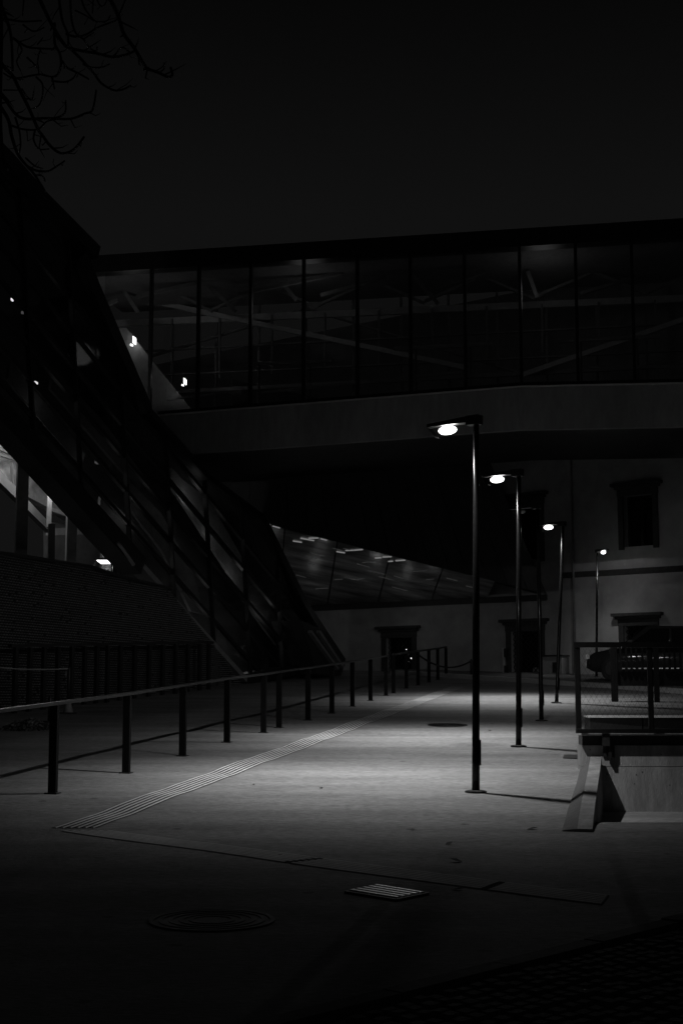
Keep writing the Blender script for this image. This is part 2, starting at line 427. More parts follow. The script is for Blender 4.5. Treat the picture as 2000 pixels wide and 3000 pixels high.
for s0, s1, z0, z1, kind in wins:
    w, h = s1 - s0, z1 - z0
    bm = BM()   # stone surround: two jambs, head, wide cornice
    for a, b, za, zb, d in ((s0 - .20, s0, z0 - .1, z1 + .005, .07), (s1, s1 + .20, z0 - .1, z1 + .005, .07), (s0 - .22, s1 + .22, z1 + .008, z1 + .24, .08),
                            (s0 - .30, s1 + .30, z1 + .243, z1 + .34, .14), (s0 - .40, s1 + .40, z1 + .343, z1 + .45, .26)):
        hexa(bm, [fp(a, za, .001), fp(b, za, .001), fp(b, zb, .001), fp(a, zb, .001)], [fp(a, za, d), fp(b, za, d), fp(b, zb, d), fp(a, zb, d)])
    wo = obj('window', bm, M_trim, old)
    bm = BM(); poly(bm, [fp(s0, z0, -.42), fp(s1, z0, -.42), fp(s1, z1, -.42), fp(s0, z1, -.42)])
    obj('pane', bm, M_wglass, wo)
    bm = BM(); zt = z0 + h * .66
    for a, b, za, zb in ((s0, s0 + .09, z0, z1), (s1 - .09, s1, z0, z1), (s0 + w / 2 - .06, s0 + w / 2 + .06, z0, z1 - .09), (s0 + .09, s1 - .09, z1 - .09, z1)):
        hexa(bm, [fp(a, za, -.40), fp(b, za, -.40), fp(b, zb, -.40), fp(a, zb, -.40)], [fp(a, za, -.30), fp(b, za, -.30), fp(b, zb, -.30), fp(a, zb, -.30)])
    for a, b in ((s0 + .09, s0 + w / 2 - .06), (s0 + w / 2 + .06, s1 - .09)):
        hexa(bm, [fp(a, zt, -.39), fp(b, zt, -.39), fp(b, zt + .09, -.39), fp(a, zt + .09, -.39)], [fp(a, zt, -.31), fp(b, zt, -.31), fp(b, zt + .09, -.31), fp(a, zt + .09, -.31)])
    obj('frame', bm, M_wood, wo)
    if kind != 'two':
        bm = BM(); st = .21
        k = -int(h / st) - 1
        while k * st < w + h:
            for sg in (1, -1):
                # diagonal bars clipped to the opening
                pts = []
                for s in (0, w):
                    z = (s - k * st) * 1.0 if sg > 0 else (k * st - s)
                    if 0 <= z <= h: pts.append((s, z))
                for z in (0, h):
                    s = k * st + z if sg > 0 else k * st - z
                    if 0 <= s <= w: pts.append((s, z))
                pts = sorted(set((round(a, 4), round(b, 4)) for a, b in pts))
                if len(pts) >= 2 and (Vector(pts[0]) - Vector(pts[-1])).length > .05:
                    bar(bm, fp(s0 + pts[0][0], z0 + pts[0][1], -.15), fp(s0 + pts[-1][0], z0 + pts[-1][1], -.15), .025, .025, fn)
            k += 1
        stuff(obj('lattice_grille', bm, M_dark, wo))
# the downpipe, string course and base
s, _ = fac(1682, 1700); z1 = fac(1682, 1320)[1]; bm = BM(); tube(bm, [fp(s, gz(*fp(s, 0).xy), .09), fp(s, z1, .09)], .045, 8); obj('downpipe', bm, M_grey, old, True)
z = fac(1850, 1674)[1]; bm = BM()
hexa(bm, [fp(fac(1640, 1674)[0], z - .11, .001), fp(S1, z - .11, .001), fp(S1, z + .11, .001), fp(fac(1640, 1674)[0], z + .11, .001)], [fp(fac(1640, 1674)[0], z - .09, .05), fp(S1, z - .09, .05), fp(S1, z + .09, .07), fp(fac(1640, 1674)[0], z + .09, .07)])
obj('string_course', bm, M_trim, old)
# lamp reflections in the left window: put in as small glowing balls at the pane
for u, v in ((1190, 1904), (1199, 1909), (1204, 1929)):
    p = on_plane(u, v, FO - fn * .38, fn); bm = BM(); bmesh.ops.create_icosphere(bm, subdivisions=1, radius=.035, matrix=Matrix.Translation(p)); obj('lamp_reflection', bm, M_glint, old)
# pale blind behind the lower corner of the middle window
sa, za = fac(1540, 1987); sb, zb = fac(1580, 1955); bm = BM()
hexa(bm, [fp(sa, za, -.41), fp(sb, za, -.41), fp(sb, zb, -.41), fp(sa, zb, -.41)], [fp(sa, za, -.405), fp(sb, za, -.405), fp(sb, zb, -.405), fp(sa, zb, -.405)])
obj('blind', bm, M_white, old)

# ================================================================== DARK ANNEX docked on the old building
A = at_y(730, 1522, 52.0); B = on_plane(1602, 1741, FO + fn * .02, fn); C = on_plane(870, 1776, FO + fn * .02, fn)
A = A + (A - B) * .06                                            # runs on behind the glass hall
C = C + (C - B) * .30
Bt = at_y(1400, 1270, B.y - .3); At = Vector((A.x, A.y, Bt.z + 2.0))
top_back = [Vector((C.x, C.y, 13)), Vector((B.x - 3.2, B.y + 1.2, 13))]
annex = thing('dark_annex', 'dark windowless volume cantilevered under the footbridge against the old wall', 'building', Vector((A.x, A.y, gz(A.x, A.y))))
nrm = (B - A).cross(Vector((0, 0, 1))).normalized()
if nrm.y > 0: nrm = -nrm
# standing-seam front sheets, each its own piece
N = 16
for i in range(N):
    a, b = i / N, (i + 1) / N - .0015
    bm = BM(); lo0, lo1 = A.lerp(B, a), A.lerp(B, b); hi0, hi1 = At.lerp(Bt, a), At.lerp(Bt, b)
    slab(bm, [lo0 + nrm * .001 * (i % 2), lo1 + nrm * .001 * (i % 2), hi1 + nrm * .001 * (i % 2), hi0 + nrm * .001 * (i % 2)], nrm, .12)
    obj('cladding_panel', bm, M_zinc, annex)
bm = BM()
back = [C, B]
v = {k: bm.verts.new(p) for k, p in dict(A=A - nrm * .13, B=B - nrm * .13 - fu * .25, C=C, At=At - nrm * .13, Bt=Bt - nrm * .13, Ct=C + Vector((0, 0, At.z - C.z))).items()}
for f in (('A', 'B', 'Bt', 'At'), ('B', 'C', 'Ct', 'Bt'), ('C', 'A', 'At', 'Ct'), ('At', 'Bt', 'Ct')): bm.faces.new([v[k] for k in f])
obj('core', bm, M_zinc, annex)
bm = BM(); sn = (B - A).cross(C - A).normalized()
if sn.z > 0: sn = -sn
# soffit in sheets with a joint between them
def sof(a, b): return A.lerp(B, a).lerp(C.lerp(B, a), b)
for i in range(6):
    for j in range(2):
        bm = BM(); e = .004; q = [sof(i / 6 + e, j / 2 + e), sof((i + 1) / 6, j / 2 + e), sof((i + 1) / 6, (j + 1) / 2), sof(i / 6 + e, (j + 1) / 2)]
        if (q[1] - q[2]).length < .02: continue
        slab(bm, [p + sn * .02 for p in q], sn, .02); obj('soffit_sheet', bm, M_soffit, annex)
bm = BM(); bar(bm, C + fn * .05 - Vector((0, 0, .12)), B + fn * .05 - Vector((0, 0, .12)), .22, .1, fn); obj('wall_plate', bm, M_zinc, annex)
for pts in (((768, 1543, 790, 1548), (798, 1541, 820, 1547), (770, 1538, 792, 1537)), ((858, 1585, 884, 1589), (880, 1577, 920, 1584), (904, 1577, 932, 1576), (938, 1578, 958, 1583)),
            ((985, 1616, 1010, 1620), (1012, 1613, 1034, 1612), (1036, 1612, 1062, 1610)), ((1098, 1635, 1116, 1634), (1120, 1632, 1146, 1631), (1137, 1645, 1150, 1644), (1158, 1643, 1186, 1641))):
    for k, (u0, v0, u1, v1) in enumerate(pts):
        P = on_plane(u0, v0, A + sn * .045, sn); Q = on_plane(u1, v1, A + sn * .045, sn)
        bm = BM(); bar(bm, P, Q, .05, .03, sn); obj('slot_streak', bm, M_slot, annex)
M_faint = emit('faint soffit streak', .022)
for k in range(26):  # scattered glowing bars added to stand in for light streaks
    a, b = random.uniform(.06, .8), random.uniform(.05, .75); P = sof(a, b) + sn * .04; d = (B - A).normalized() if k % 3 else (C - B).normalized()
    bm = BM(); bar(bm, P, P + d * random.uniform(.25, .7), .03, .02, sn); obj('slot_streak', bm, M_faint, annex)
for u, v, e in ((790, 1612, .55), (935, 1640, .9), (905, 1712, 1.0), (1090, 1690, 1.4), (1260, 1705, 1.1), (1180, 1735, .8)):  # fill points added below the soffit to make its bright smears
    P = on_plane(u, v, A + sn * .02, sn); l = bpy.data.lights.new('soffit_fill', 'POINT'); l.energy = e; l.shadow_soft_size = .1
    o = bpy.data.objects.new('soffit_fill', l); col.objects.link(o); o.location = P + sn * 1.1

# ================================================================== FOOTBRIDGE
BL, BR = at_y(180, 750, 46.6), at_y(2300, 660, 42.0)
bu = Vector((BR.x - BL.x, BR.y - BL.y, 0)).normalized(); bn = Vector((bu.y, -bu.x, 0))
if bn.y > 0: bn = -bn
def br(u, v, o=0.0): return on_plane(u, v, BL + bn * o, bn)
BD = 6.0
bridge = thing('footbridge', 'long glazed footbridge with black roof beam spanning above the lamps', 'footbridge', Vector((BL.x, BL.y, gz(BL.x, BL.y))))
ztop = br(1000, 706).z; zgl = br(1000, 757).z
def sdist(p): return (p - BL).dot(bu)
def bp_(s, z, o=0.0): return Vector((BL.x, BL.y, 0)) + bu * s + Vector((0, 0, z)) + bn * o
sR = sdist(BR) + 4
bm = BM(); hexa(bm, [bp_(0, zgl, .12), bp_(sR, zgl, .12), bp_(sR, ztop, .12), bp_(0, ztop, .12)], [bp_(0, zgl, -.4), bp_(sR, zgl, -.4), bp_(sR, ztop, -.4), bp_(0, ztop, -.4)]); bevel(bm, .02)
obj('roof_beam', bm, M_dark, bridge)
bm = BM(); hexa(bm, [bp_(0, ztop - .25, -.405), bp_(sR, ztop - .25, -.405), bp_(sR, ztop - .06, -.405), bp_(0, ztop - .06, -.405)], [bp_(0, ztop - .25, -BD), bp_(sR, ztop - .25, -BD), bp_(sR, ztop - .06, -BD), bp_(0, ztop - .06, -BD)])
obj('roof_slab', bm, M_grey, bridge)
# floor edge: climbs to the kink at the 8th mullion, then runs level
kink = sdist(br(1520, 1140))
fl = [(0, br(440, 1226).z - .35), (sdist(br(440, 1226)), br(440, 1226).z), (kink, br(1520, 1140).z), (sR, br(1950, 1146).z)]
def interp(tab, s):
    for (a, x), (b, y) in zip(tab, tab[1:]):
        if s <= b: return x + (y - x) * (s - a) / (b - a)
    return tab[-1][1]
fb = [(0, br(440, 1345).z), (sdist(br(480, 1340)), br(480, 1340).z), (kink, br(1530, 1263).z), (sR, br(1950, 1268).z)]
for k in range(len(fl) - 1):
    s0, s1 = fl[k][0], fl[k + 1][0]; q = []
    nn = max(1, int((s1 - s0) / 3.2))
    for i in range(nn):
        a, b = s0 + (s1 - s0) * i / nn + .006, s0 + (s1 - s0) * (i + 1) / nn
        bm = BM(); f = lambda o: [bp_(a, interp(fb, a), o), bp_(b, interp(fb, b), o), bp_(b, interp(fl, b), o), bp_(a, interp(fl, a), o)]
        hexa(bm, f(.25), f(.02)); bevel(bm, .012); obj('fascia_panel', bm, M_fascia, bridge)
bm = BM()
for (a, z), (b, y) in zip(fl, fl[1:]):
    hexa(bm, [bp_(a, z + .002, .30), bp_(b, y + .002, .30), bp_(b, y + .05, .30), bp_(a, z + .05, .30)], [bp_(a, z + .002, -.05), bp_(b, y + .002, -.05), bp_(b, y + .05, -.05), bp_(a, z + .05, -.05)])
obj('ledge', bm, M_white, bridge)
bm = BM()
for (a, z), (b, y) in zip(fb, fb[1:]):
    hexa(bm, [bp_(a, z + .06, 0), bp_(b, y + .06, 0), bp_(b, interp(fl, b) - .06, 0), bp_(a, interp(fl, a) - .06, 0)], [bp_(a, z + .06, -BD), bp_(b, y + .06, -BD), bp_(b, interp(fl, b) - .06, -BD), bp_(a, interp(fl, a) - .06, -BD)])
obj('deck', bm, M_zinc, bridge)
mx_ = [300, 443, 582, 735, 890, 1047, 1203, 1363, 1525, 1690, 1855, 2022, 2190]
ms = [sdist(br(u, 1000)) for u in mx_]
for s in ms[1:]:
    bm = BM(); zb = interp(fl, s) + .05; bar(bm, bp_(s, zb, .03), bp_(s, zgl + .01, .03), .10, .16, bn); obj('mullion', bm, M_dark, bridge)
    bm = BM(); bar(bm, bp_(s + .5, zb, -BD + .1), bp_(s + .5, ztop - .3, -BD + .1), .08, .12, bn); obj('rear_mullion', bm, M_grey, bridge)
for a, b in zip(ms, ms[1:]):
    bm = BM(); a_, b_ = a + .055, b - .055
    f = lambda o: [bp_(a_, interp(fl, a_) + .05, o), bp_(b_, interp(fl, b_) + .05, o), bp_(b_, zgl, o), bp_(a_, zgl, o)]
    hexa(bm, f(.012), f(-.012)); obj('glass_pane', bm, M_bglass, bridge)
# sill shadow gap
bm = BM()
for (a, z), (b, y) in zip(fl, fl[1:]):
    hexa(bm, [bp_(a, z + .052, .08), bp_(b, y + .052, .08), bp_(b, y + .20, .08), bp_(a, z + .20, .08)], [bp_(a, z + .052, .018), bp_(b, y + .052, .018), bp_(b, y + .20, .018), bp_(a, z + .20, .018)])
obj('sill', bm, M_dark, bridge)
# structure inside, read off the rear face of the box
RO = -BD + .4
def bb(name, u0, v0, u1, v1, w, o, m=M_white, d=.14):
    bm = BM(); bar(bm, br(u0, v0, o), br(u1, v1, o), w, d, bn); obj(name, bm, m, bridge)
bb('truss_chord', 290, 950, 2150, 868, .24, RO, M_white)
bb('truss_diagonal', 330, 858, 1365, 1078, .17, RO + .2, M_white)
bb('truss_diagonal', 1530, 1098, 2100, 902, .17, RO + .2, M_white)
bb('truss_chord', 280, 832, 2150, 745, .16, RO - .1, M_grey)
for u0, v0, u1, v1 in ((590, 818, 690, 912), (1208, 805, 1282, 890), (1545, 795, 1572, 872), (330, 800, 405, 915), (262, 790, 300, 880), (815, 812, 868, 880)):
    bb('roof_brace', u0, v0, u1, v1, .13, -3.4, M_grey)
for u0, v0, u1, v1 in ((400, 870, 640, 815), (700, 862, 1000, 800), (940, 865, 1130, 812), (1250, 850, 1420, 795), (1700, 860, 1850, 815), (290, 905, 345, 880)):
    bb('roof_brace', u0, v0, u1, v1, .11, -2.6, M_grey)
for u0, v0, u1, v1 in ((700, 1068, 970, 1058), (1155, 1022, 1440, 1008), (1635, 1000, 1930, 985)):
    bb('display_rail', u0, v0, u1, v1, .11, -2.0, M_white)
    for f in (.22, .78):
        u = u0 + (u1 - u0) * f; vv = v0 + (v1 - v0) * f; P = br(u, vv, -2.0)
        bm = BM(); bar(bm, P - Vector((0, 0, .056)), Vector((P.x, P.y, interp(fl, sdist(P)) - .06)), .06, .06, bn); obj('rail_leg', bm, M_grey, bridge)
for u0, v0, u1, v1 in ((490, 1170, 705, 1149), (765, 1150, 1030, 1124), (1072, 1118, 1350, 1090), (1720, 1076, 2050, 1074)):
    bb('floor_rail', u0, v0, u1, v1, .09, -.9, M_white, .06)
for k in range(1, len(mx_) - 1):
    u0, u1 = mx_[k], mx_[k + 1]; t0 = 905 - 62 * (u0 - 443) / 1560
    if k % 2: bb('roof_brace', u0 + 40, t0 - 62, u1 + 40, t0 + 8, .09, -4.4, M_grey)
    else: bb('roof_brace', u0 + 40, t0 + 8, u1 + 40, t0 - 62, .09, -4.4, M_grey)
    bb('truss_post', u0 + 62, t0 + 30, u0 + 62, t0 + 215 - .04 * (u0 - 443), .06, RO + .1, M_grey)
bb('rear_rail', 300, 1035, 2150, 940, .05, RO + .15, M_grey); bb('rear_rail', 300, 1108, 2150, 1020, .05, RO + .15, M_grey); bb('truss_chord', 300, 1160, 2150, 1062, .14, RO, M_grey)
bb('truss_diagonal', 290, 1090, 900, 905, .08, RO - .15, M_grey); bb('truss_diagonal', 900, 905, 1520, 1092, .07, RO - .15, M_grey)
# the inclined inner wall at the left end, with its two lit lamps
ip = [br(290, 960, -3.0), br(370, 960, -3.0), br(560, 1200, -3.0), br(430, 1215, -3.0)]
bm = BM(); slab(bm, ip, bn, .15); obj('inner_wall', bm, M_grey, bridge)
for (u, v, sc_) in ((395, 998, 1.0), (543, 1118, .8)):
    P = br(u, v, -2.75); bm = BM()
    for du, dv, w, h in ((0, 0, .11, .24), (-.10, -.16, .09, .06)):
        c = P + bu * (du * sc_) + Vector((0, 0, dv * sc_))
        hexa(bm, [c + bu * (a * w * sc_) + Vector((0, 0, (b + a * -.35) * h * sc_)) + bn * .05 for a, b in ((-.5, -.5), (.5, -.5), (.5, .5), (-.5, .5))],
             [c + bu * (a * w * sc_) + Vector((0, 0, (b + a * -.35) * h * sc_)) for a, b in ((-.5, -.5), (.5, -.5), (.5, .5), (-.5, .5))])
    obj('wall_lamp', bm, M_lamp, bridge)
    l = bpy.data.lights.new('wall_lamp_light', 'POINT'); l.energy = 2.0 * sc_; l.shadow_soft_size = .15; lo = bpy.data.objects.new('wall_lamp_light', l); col.objects.link(lo); lo.location = P + bn * .5 + Vector((0, 0, .1))
BRIDGE_FILL_S = [(8, 1.0), (16, 1.0), (24, .7)]

# ================================================================== GLASS HALL (left)
P0 = at_y(0, 1600, 36.0); P1 = at_y(990, 1600, 53.0)
pu = Vector((P1.x - P0.x, P1.y - P0.y, 0)).normalized(); pn = Vector((pu.y, -pu.x, 0))
if pn.x < 0: pn = -pn
def hp(u, v, o=0.0): return on_plane(u, v, P0 + pn * o, pn)
hall = thing('glass_hall', 'steep glass walled hall with slanted black bars left of the footbridge', 'building', Vector((P0.x, P0.y, gz(P0.x, P0.y))))
OUT = [(-150, 330), (0, 478), (112, 600), (262, 745), (425, 1205), (600, 1400), (752, 1512), (882, 1775), (990, 1938), (705, 1992), (-150, 1047)]
def clip_half(P, a, b):
    (ax, ay), (bx, by) = a, b; out_ = []
    side = lambda p: (bx - ax) * (p[1] - ay) - (by - ay) * (p[0] - ax)
    for i in range(len(P)):
        p, q = P[i], P[(i + 1) % len(P)]; sp, sq = side(p), side(q)
        if sp >= 0: out_.append(p)
        if (sp >= 0) != (sq >= 0):
            t = sp / (sp - sq); out_.append((p[0] + (q[0] - p[0]) * t, p[1] + (q[1] - p[1]) * t))
    return out_
def clip_cell(cell):
    P = OUT[:]
    for i in range(4):
        P = clip_half(P, cell[i], cell[(i + 1) % 4])
        if len(P) < 3: return []
    r = []
    for p in P:
        if not r or (abs(p[0] - r[-1][0]) + abs(p[1] - r[-1][1])) > .5: r.append(p)
    if len(r) > 2 and (abs(r[0][0] - r[-1][0]) + abs(r[0][1] - r[-1][1])) <= .5: r.pop()
    return r if len(r) >= 3 else []
MX = [-160, -30, 108, 240, 372, 494, 602, 705, 800, 885, 965, 1040]
def mull(i, y): return MX[i] + .055 * (y - 1450)
T = []          # transoms as image lines y = y0 + m (x - 495)
for k in range(0, 17): T.append((1759 - 88 * k, 1.105 + .022 * k))
def cross(i, k):
    y0, m = T[k]; y = 1450
    for _ in range(12): x = mull(i, y); y = y0 + m * (x - 495)
    return (x, y)
def area(P): return abs(sum(P[i][0] * P[(i + 1) % len(P)][1] - P[(i + 1) % len(P)][0] * P[i][1] for i in range(len(P)))) / 2
for i in range(len(MX) - 1):
    for k in range(len(T) - 1):
        cell = [cross(i, k), cross(i, k + 1), cross(i + 1, k + 1), cross(i + 1, k)]
        # orient counter-clockwise for clip_half
        s = sum(cell[a][0] * cell[(a + 1) % 4][1] - cell[(a + 1) % 4][0] * cell[a][1] for a in range(4))
        if s < 0: cell = cell[::-1]
        P = clip_cell(cell)
        if not P or area(P) < 60: continue
        bm = BM(); slab(bm, [hp(u, v) for u, v in P], pn, .024)
        obj('glass_pane', bm, M_glass, hall)
def seg_in(p, q, n=80):
    """longest run of the image segment p-q inside the outline"""
    def inside(x, y):
        c = False
        for i in range(len(OUT)):
            (x1, y1), (x2, y2) = OUT[i], OUT[(i + 1) % len(OUT)]
            if (y1 > y) != (y2 > y) and x < (x2 - x1) * (y - y1) / (y2 - y1) + x1: c = not c
        return c
    best = []; run = []
    for i in range(n + 1):
        c = (p[0] + (q[0] - p[0]) * i / n, p[1] + (q[1] - p[1]) * i / n)
        if inside(*c): run.append(c)
        else:
            if len(run) > len(best): best = run
            run = []
    if len(run) > len(best): best = run
    return (best[0], best[-1]) if len(best) > 2 else None
for i in range(len(MX)):
    r = seg_in((mull(i, 300), 300), (mull(i, 2000), 2000), 200)
    if r: bm = BM(); bar(bm, hp(*r[0], .03), hp(*r[1], .03), .06, .14, pn); obj('mullion', bm, M_dark, hall)
for k in range(1, len(T)):
    y0, m = T[k]; r = seg_in((-150, y0 + m * (-645)), (1000, y0 + m * 505), 200)
    if r: bm = BM(); bar(bm, hp(*r[0], -.02), hp(*r[1], -.02), .11, .12, pn); obj('transom', bm, M_dark, hall)
# the thick lower beam, the edges
def edge(name, pts, w, d, m=M_dark, o=.02):
    for a, b in zip(pts, pts[1:]):
        bm = BM(); bar(bm, hp(*a, o), hp(*b, o), w, d, pn); obj(name, bm, m, hall)
edge('sloping_beam', [(-150, 1062), (392, 1660)], .55, .7)
edge('sloping_beam', [(392, 1650), (705, 1992)], .16, .5, M_grey)
edge('edge_beam', [(-150, 322), (0, 470), (112, 596), (262, 745)], .4, .7)
edge('edge_beam', [(222, 752), (418, 1205)], .40, .5)
edge('edge_beam', [(425, 1205), (600, 1400), (752, 1512)], .2, .4)
edge('edge_beam', [(752, 1512), (882, 1775), (992, 1940)], .28, .5)
edge('base_beam', [(705, 1990), (992, 1938)], .35, .5)
# the small block at its foot
f0 = hp(905, 1828, .5); bm = BM()
q = [(884, 1818), (950, 1848), (1012, 1940), (1000, 1975), (930, 1975)]
slab(bm, [hp(u, v, .9) for u, v in q], pn, 1.2); obj('foot_block', bm, M_zinc, hall)
edge('foot_rib', [(905, 1850), (985, 1960)], .10, .2, M_grey, .95); edge('foot_rib', [(930, 1850), (1000, 1955)], .10, .2, M_grey, .95)
# plinth down to the ground
bm = BM(); g0, g1 = hp(700, 1990), hp(1000, 1938)
hexa(bm, [Vector((g0.x, g0.y, gz(g0.x, g0.y) - .3)), Vector((g1.x, g1.y, gz(g1.x, g1.y) - .3)), g1 - Vector((0, 0, .1)), g0 - Vector((0, 0, .1))],
     [p - pn * .6 for p in (Vector((g0.x, g0.y, gz(g0.x, g0.y) - .3)), Vector((g1.x, g1.y, gz(g1.x, g1.y) - .3)), g1 - Vector((0, 0, .1)), g0 - Vector((0, 0, .1)))])
obj('plinth', bm, M_zinc, hall)
# inside: back wall, sloping slabs added to stand for bright bands in the panes
def inner(name, pts, o, m, t=.2):
    bm = BM(); slab(bm, [hp(u, v, o) for u, v in pts], pn, t); obj(name, bm, m, hall)
inner('back_wall', [(-150, 330), (0, 478), (112, 600), (262, 745), (425, 1205), (600, 1400), (752, 1512), (882, 1775), (990, 1938), (705, 1992), (-150, 1047)], -1.9, M_inner)
EDG = [(262, 748), (425, 1205), (600, 1402), (752, 1515), (882, 1778), (988, 1936)]
for a, b in zip(EDG, EDG[1:]):
    def sh(p, o):
        q = hp(*p); return q + pn * o
    bm = BM(); hexa(bm, [sh(a, -.05), sh(b, -.05), sh(b, -2.2), sh(a, -2.2)], [p - pu * .12 for p in (sh(a, -.05), sh(b, -.05), sh(b, -2.2), sh(a, -2.2))]); obj('end_wall', bm, M_zinc, hall)
inner('pale_band', [(503, 1345), (606, 1452), (722, 1655), (728, 1770), (612, 1590), (505, 1430)], -.75, M_white, .1)
inner('pale_band', [(720, 1640), (830, 1850), (810, 1890), (716, 1760)], -.8, M_grey, .1)
inner('pale_band', [(300, 1440), (420, 1560), (500, 1700), (480, 1760), (380, 1620), (290, 1500)], -.9, M_grey, .1)
inner('pale_band', [(380, 1410), (470, 1500), (560, 1660), (600, 1800), (560, 1790), (480, 1620), (375, 1480)], -1.1, M_grey, .1)
inner('pale_band', [(30, 1060), (110, 1150), (250, 1330), (240, 1370), (110, 1220), (25, 1110)], -1.0, M_grey, .1)
inner('pale_band', [(160, 1080), (300, 1230), (420, 1390), (410, 1440), (290, 1300), (150, 1140)], -1.2, M_grey, .1)
# open lit level under the sloping beam
inner('rubble_wall', [(-160, 1150), (60, 1180), (260, 1480), (250, 1545), (130, 1480), (-160, 1330)], -4.4, M_stone, .3)
inner('side_wall', [(150, 1530), (420, 1560), (420, 1760), (150, 1760)], -4.6, M_inner, .3)
inner('wall_coping', [(150, 1486), (196, 1500), (196, 1512), (150, 1496)], -4.2, M_white, .12)
inner('cross_beam', [(150, 1548), (310, 1546), (310, 1564), (150, 1568)], -3.6, M_grey, .2)
inner('stair_string', [(-160, 1300), (0, 1375), (150, 1536), (150, 1560), (0, 1412), (-160, 1345)], -3.2, M_inner, .2)
inner('duct', [(-160, 1225), (0, 1258), (70, 1290), (60, 1300), (0, 1275), (-160, 1250)], -3.0, M_dark, .2)
for u0, v0, u1, v1, w, o in ((-60, 1345, 75, 1342, .10, -3.9), (-60, 1306, 60, 1310, .10, -3.9), (-60, 1290, 78, 1350, .06, -3.8), (-40, 1320, 40, 1345, .06, -3.8), (35, 1355, 37, 1415, .05, -3.7), (-60, 1252, 60, 1250, .08, -3.7)):
    bm = BM(); bar(bm, hp(u0, v0, o), hp(u1, v1, o), w, .08, pn); obj('pipe', bm, M_inner, hall)
def colm(u0, v0, u1, v1, w, o, m):
    a, b = hp(u0, v0, o), hp(u1, v1, o); bm = BM(); bar(bm, a, b, w, w, Vector((0.35, -.94, 0))); obj('column', bm, m, hall)
colm(70, 1270, 60, 1690, .30, -.9, M_grey); colm(149, 1360, 143, 1545, .13, -2.6, M_grey); colm(213, 1440, 205, 1720, .28, -.9, M_grey)
colm(152, 1535, 150, 1720, .18, -2.0, M_dark); colm(338, 1590, 335, 1720, .12, -.6, M_dark); colm(312, 1570, 308, 1720, .3, -2.4, M_grey)
for u0, v0, u1, v1, w in ((14, 1263, 36, 1271, .17), (46, 1271, 54, 1275, .17), (2, 1280, 6, 1282, .06), (26, 1285, 36, 1287, .06), (40, 1286, 44, 1288, .05)):
    bm = BM(); bar(bm, hp(u0, v0, -3.35), hp(u1, v1, -3.35), w, .05, pn); obj('ceiling_light', bm, M_tube, hall)
bm = BM(); slab(bm, [hp(u, v, -2.9) for u, v in ((112, 1262), (134, 1256), (137, 1285), (122, 1282))], pn, .05); obj('ceiling_light', bm, emit('lit ceiling panel', 1.6), hall)
bm = BM(); tube(bm, [hp(345, 1590, .42), hp(365, 1615, .42), hp(392, 1655, .42)], .05, 8); obj('steel_trim', bm, M_gal, hall, True)
for p, e, r in ((hp(20, 1300, -2.6), 130, .3), (hp(150, 1420, -2.4), 45, .3), (hp(560, 1470, -.38), 2.2, .2), (hp(625, 1590, -.38), 2.0, .2), (hp(690, 1700, -.38), 2.0, .2), (hp(775, 1800, -.38), 1.4, .2), (hp(400, 1510, -.45), 1.8, .2), (hp(310, 1350, -.5), 1.2, .3), (hp(140, 1180, -.5), .8, .3), (hp(120, 900, -.5), .5, .3), (hp(560, 1850, -.9), 5, .3), (hp(720, 1910, -.9), 4, .3)):  # ceiling lamp light first, then fill added behind the panes
    l = bpy.data.lights.new('hall_lamp_fill', 'POINT'); l.energy = e; l.shadow_soft_size = r
    o = bpy.data.objects.new('hall_lamp_fill', l); col.objects.link(o); o.location = p
for s, k in BRIDGE_FILL_S:  # fill points added to lighten the bridge interior
    l = bpy.data.lights.new('bridge_fill', 'POINT'); l.energy = 4 * k; l.shadow_soft_size = .5
    o = bpy.data.objects.new('bridge_fill', l); col.objects.link(o); o.location = bp_(s, zgl - .9, -2.2)
# lights in the glazing above: small lit fittings seen through the glass
for u, v, w, h, s in ((38, 878, 5, 6, M_glint), (78, 917, 24, 8, M_slot), (108, 1121, 8, 6, M_glint), (303, 1359, 12, 6, M_slot), (285, 1356, 8, 5, M_slot), (937, 1912, 14, 10, M_glint)):
    bm = BM(); slab(bm, [hp(u + a * w / 2, v + b * h / 2 + a * 2, -1.0 if u < 900 else .1) for a, b in ((-1, -1), (1, -1), (1, 1), (-1, 1))], pn, .04); obj('light_fitting', bm, s, hall)

# ================================================================== MESH-CLAD WALL in front of the hall
W0 = on_ground(0, 2086); W1 = on_ground(690, 2004)
wu = Vector((W1.x - W0.x, W1.y - W0.y, 0)).normalized(); wv = Vector((wu.y, -wu.x, 0))
if wv.y > 0: wv = -wv
def wp(u, v, o=0.0): return on_plane(u, v, W0 + wv * o, wv)
mw = thing('mesh_wall', 'low dark wall clad in expanded metal mesh beneath the glass hall', 'wall', W0)
WPOLY = [(-150, 1612), (0, 1622), (250, 1660), (350, 1692), (490, 1724), (620, 1880), (716, 1996), (690, 2012), (-150, 2120)]
bm = BM(); slab(bm, [wp(u, v, -.06) for u, v in WPOLY], wv, .3); obj('backing', bm, M_dark, mw)
bm = BM(); X = Vector((0, 0, 1))
def inside_poly(x, y, P):
    c = False
    for i in range(len(P)):
        (x1, y1), (x2, y2) = P[i], P[(i + 1) % len(P)]
        if (y1 > y) != (y2 > y) and x < (x2 - x1) * (y - y1) / (y2 - y1) + x1: c = not c
    return c
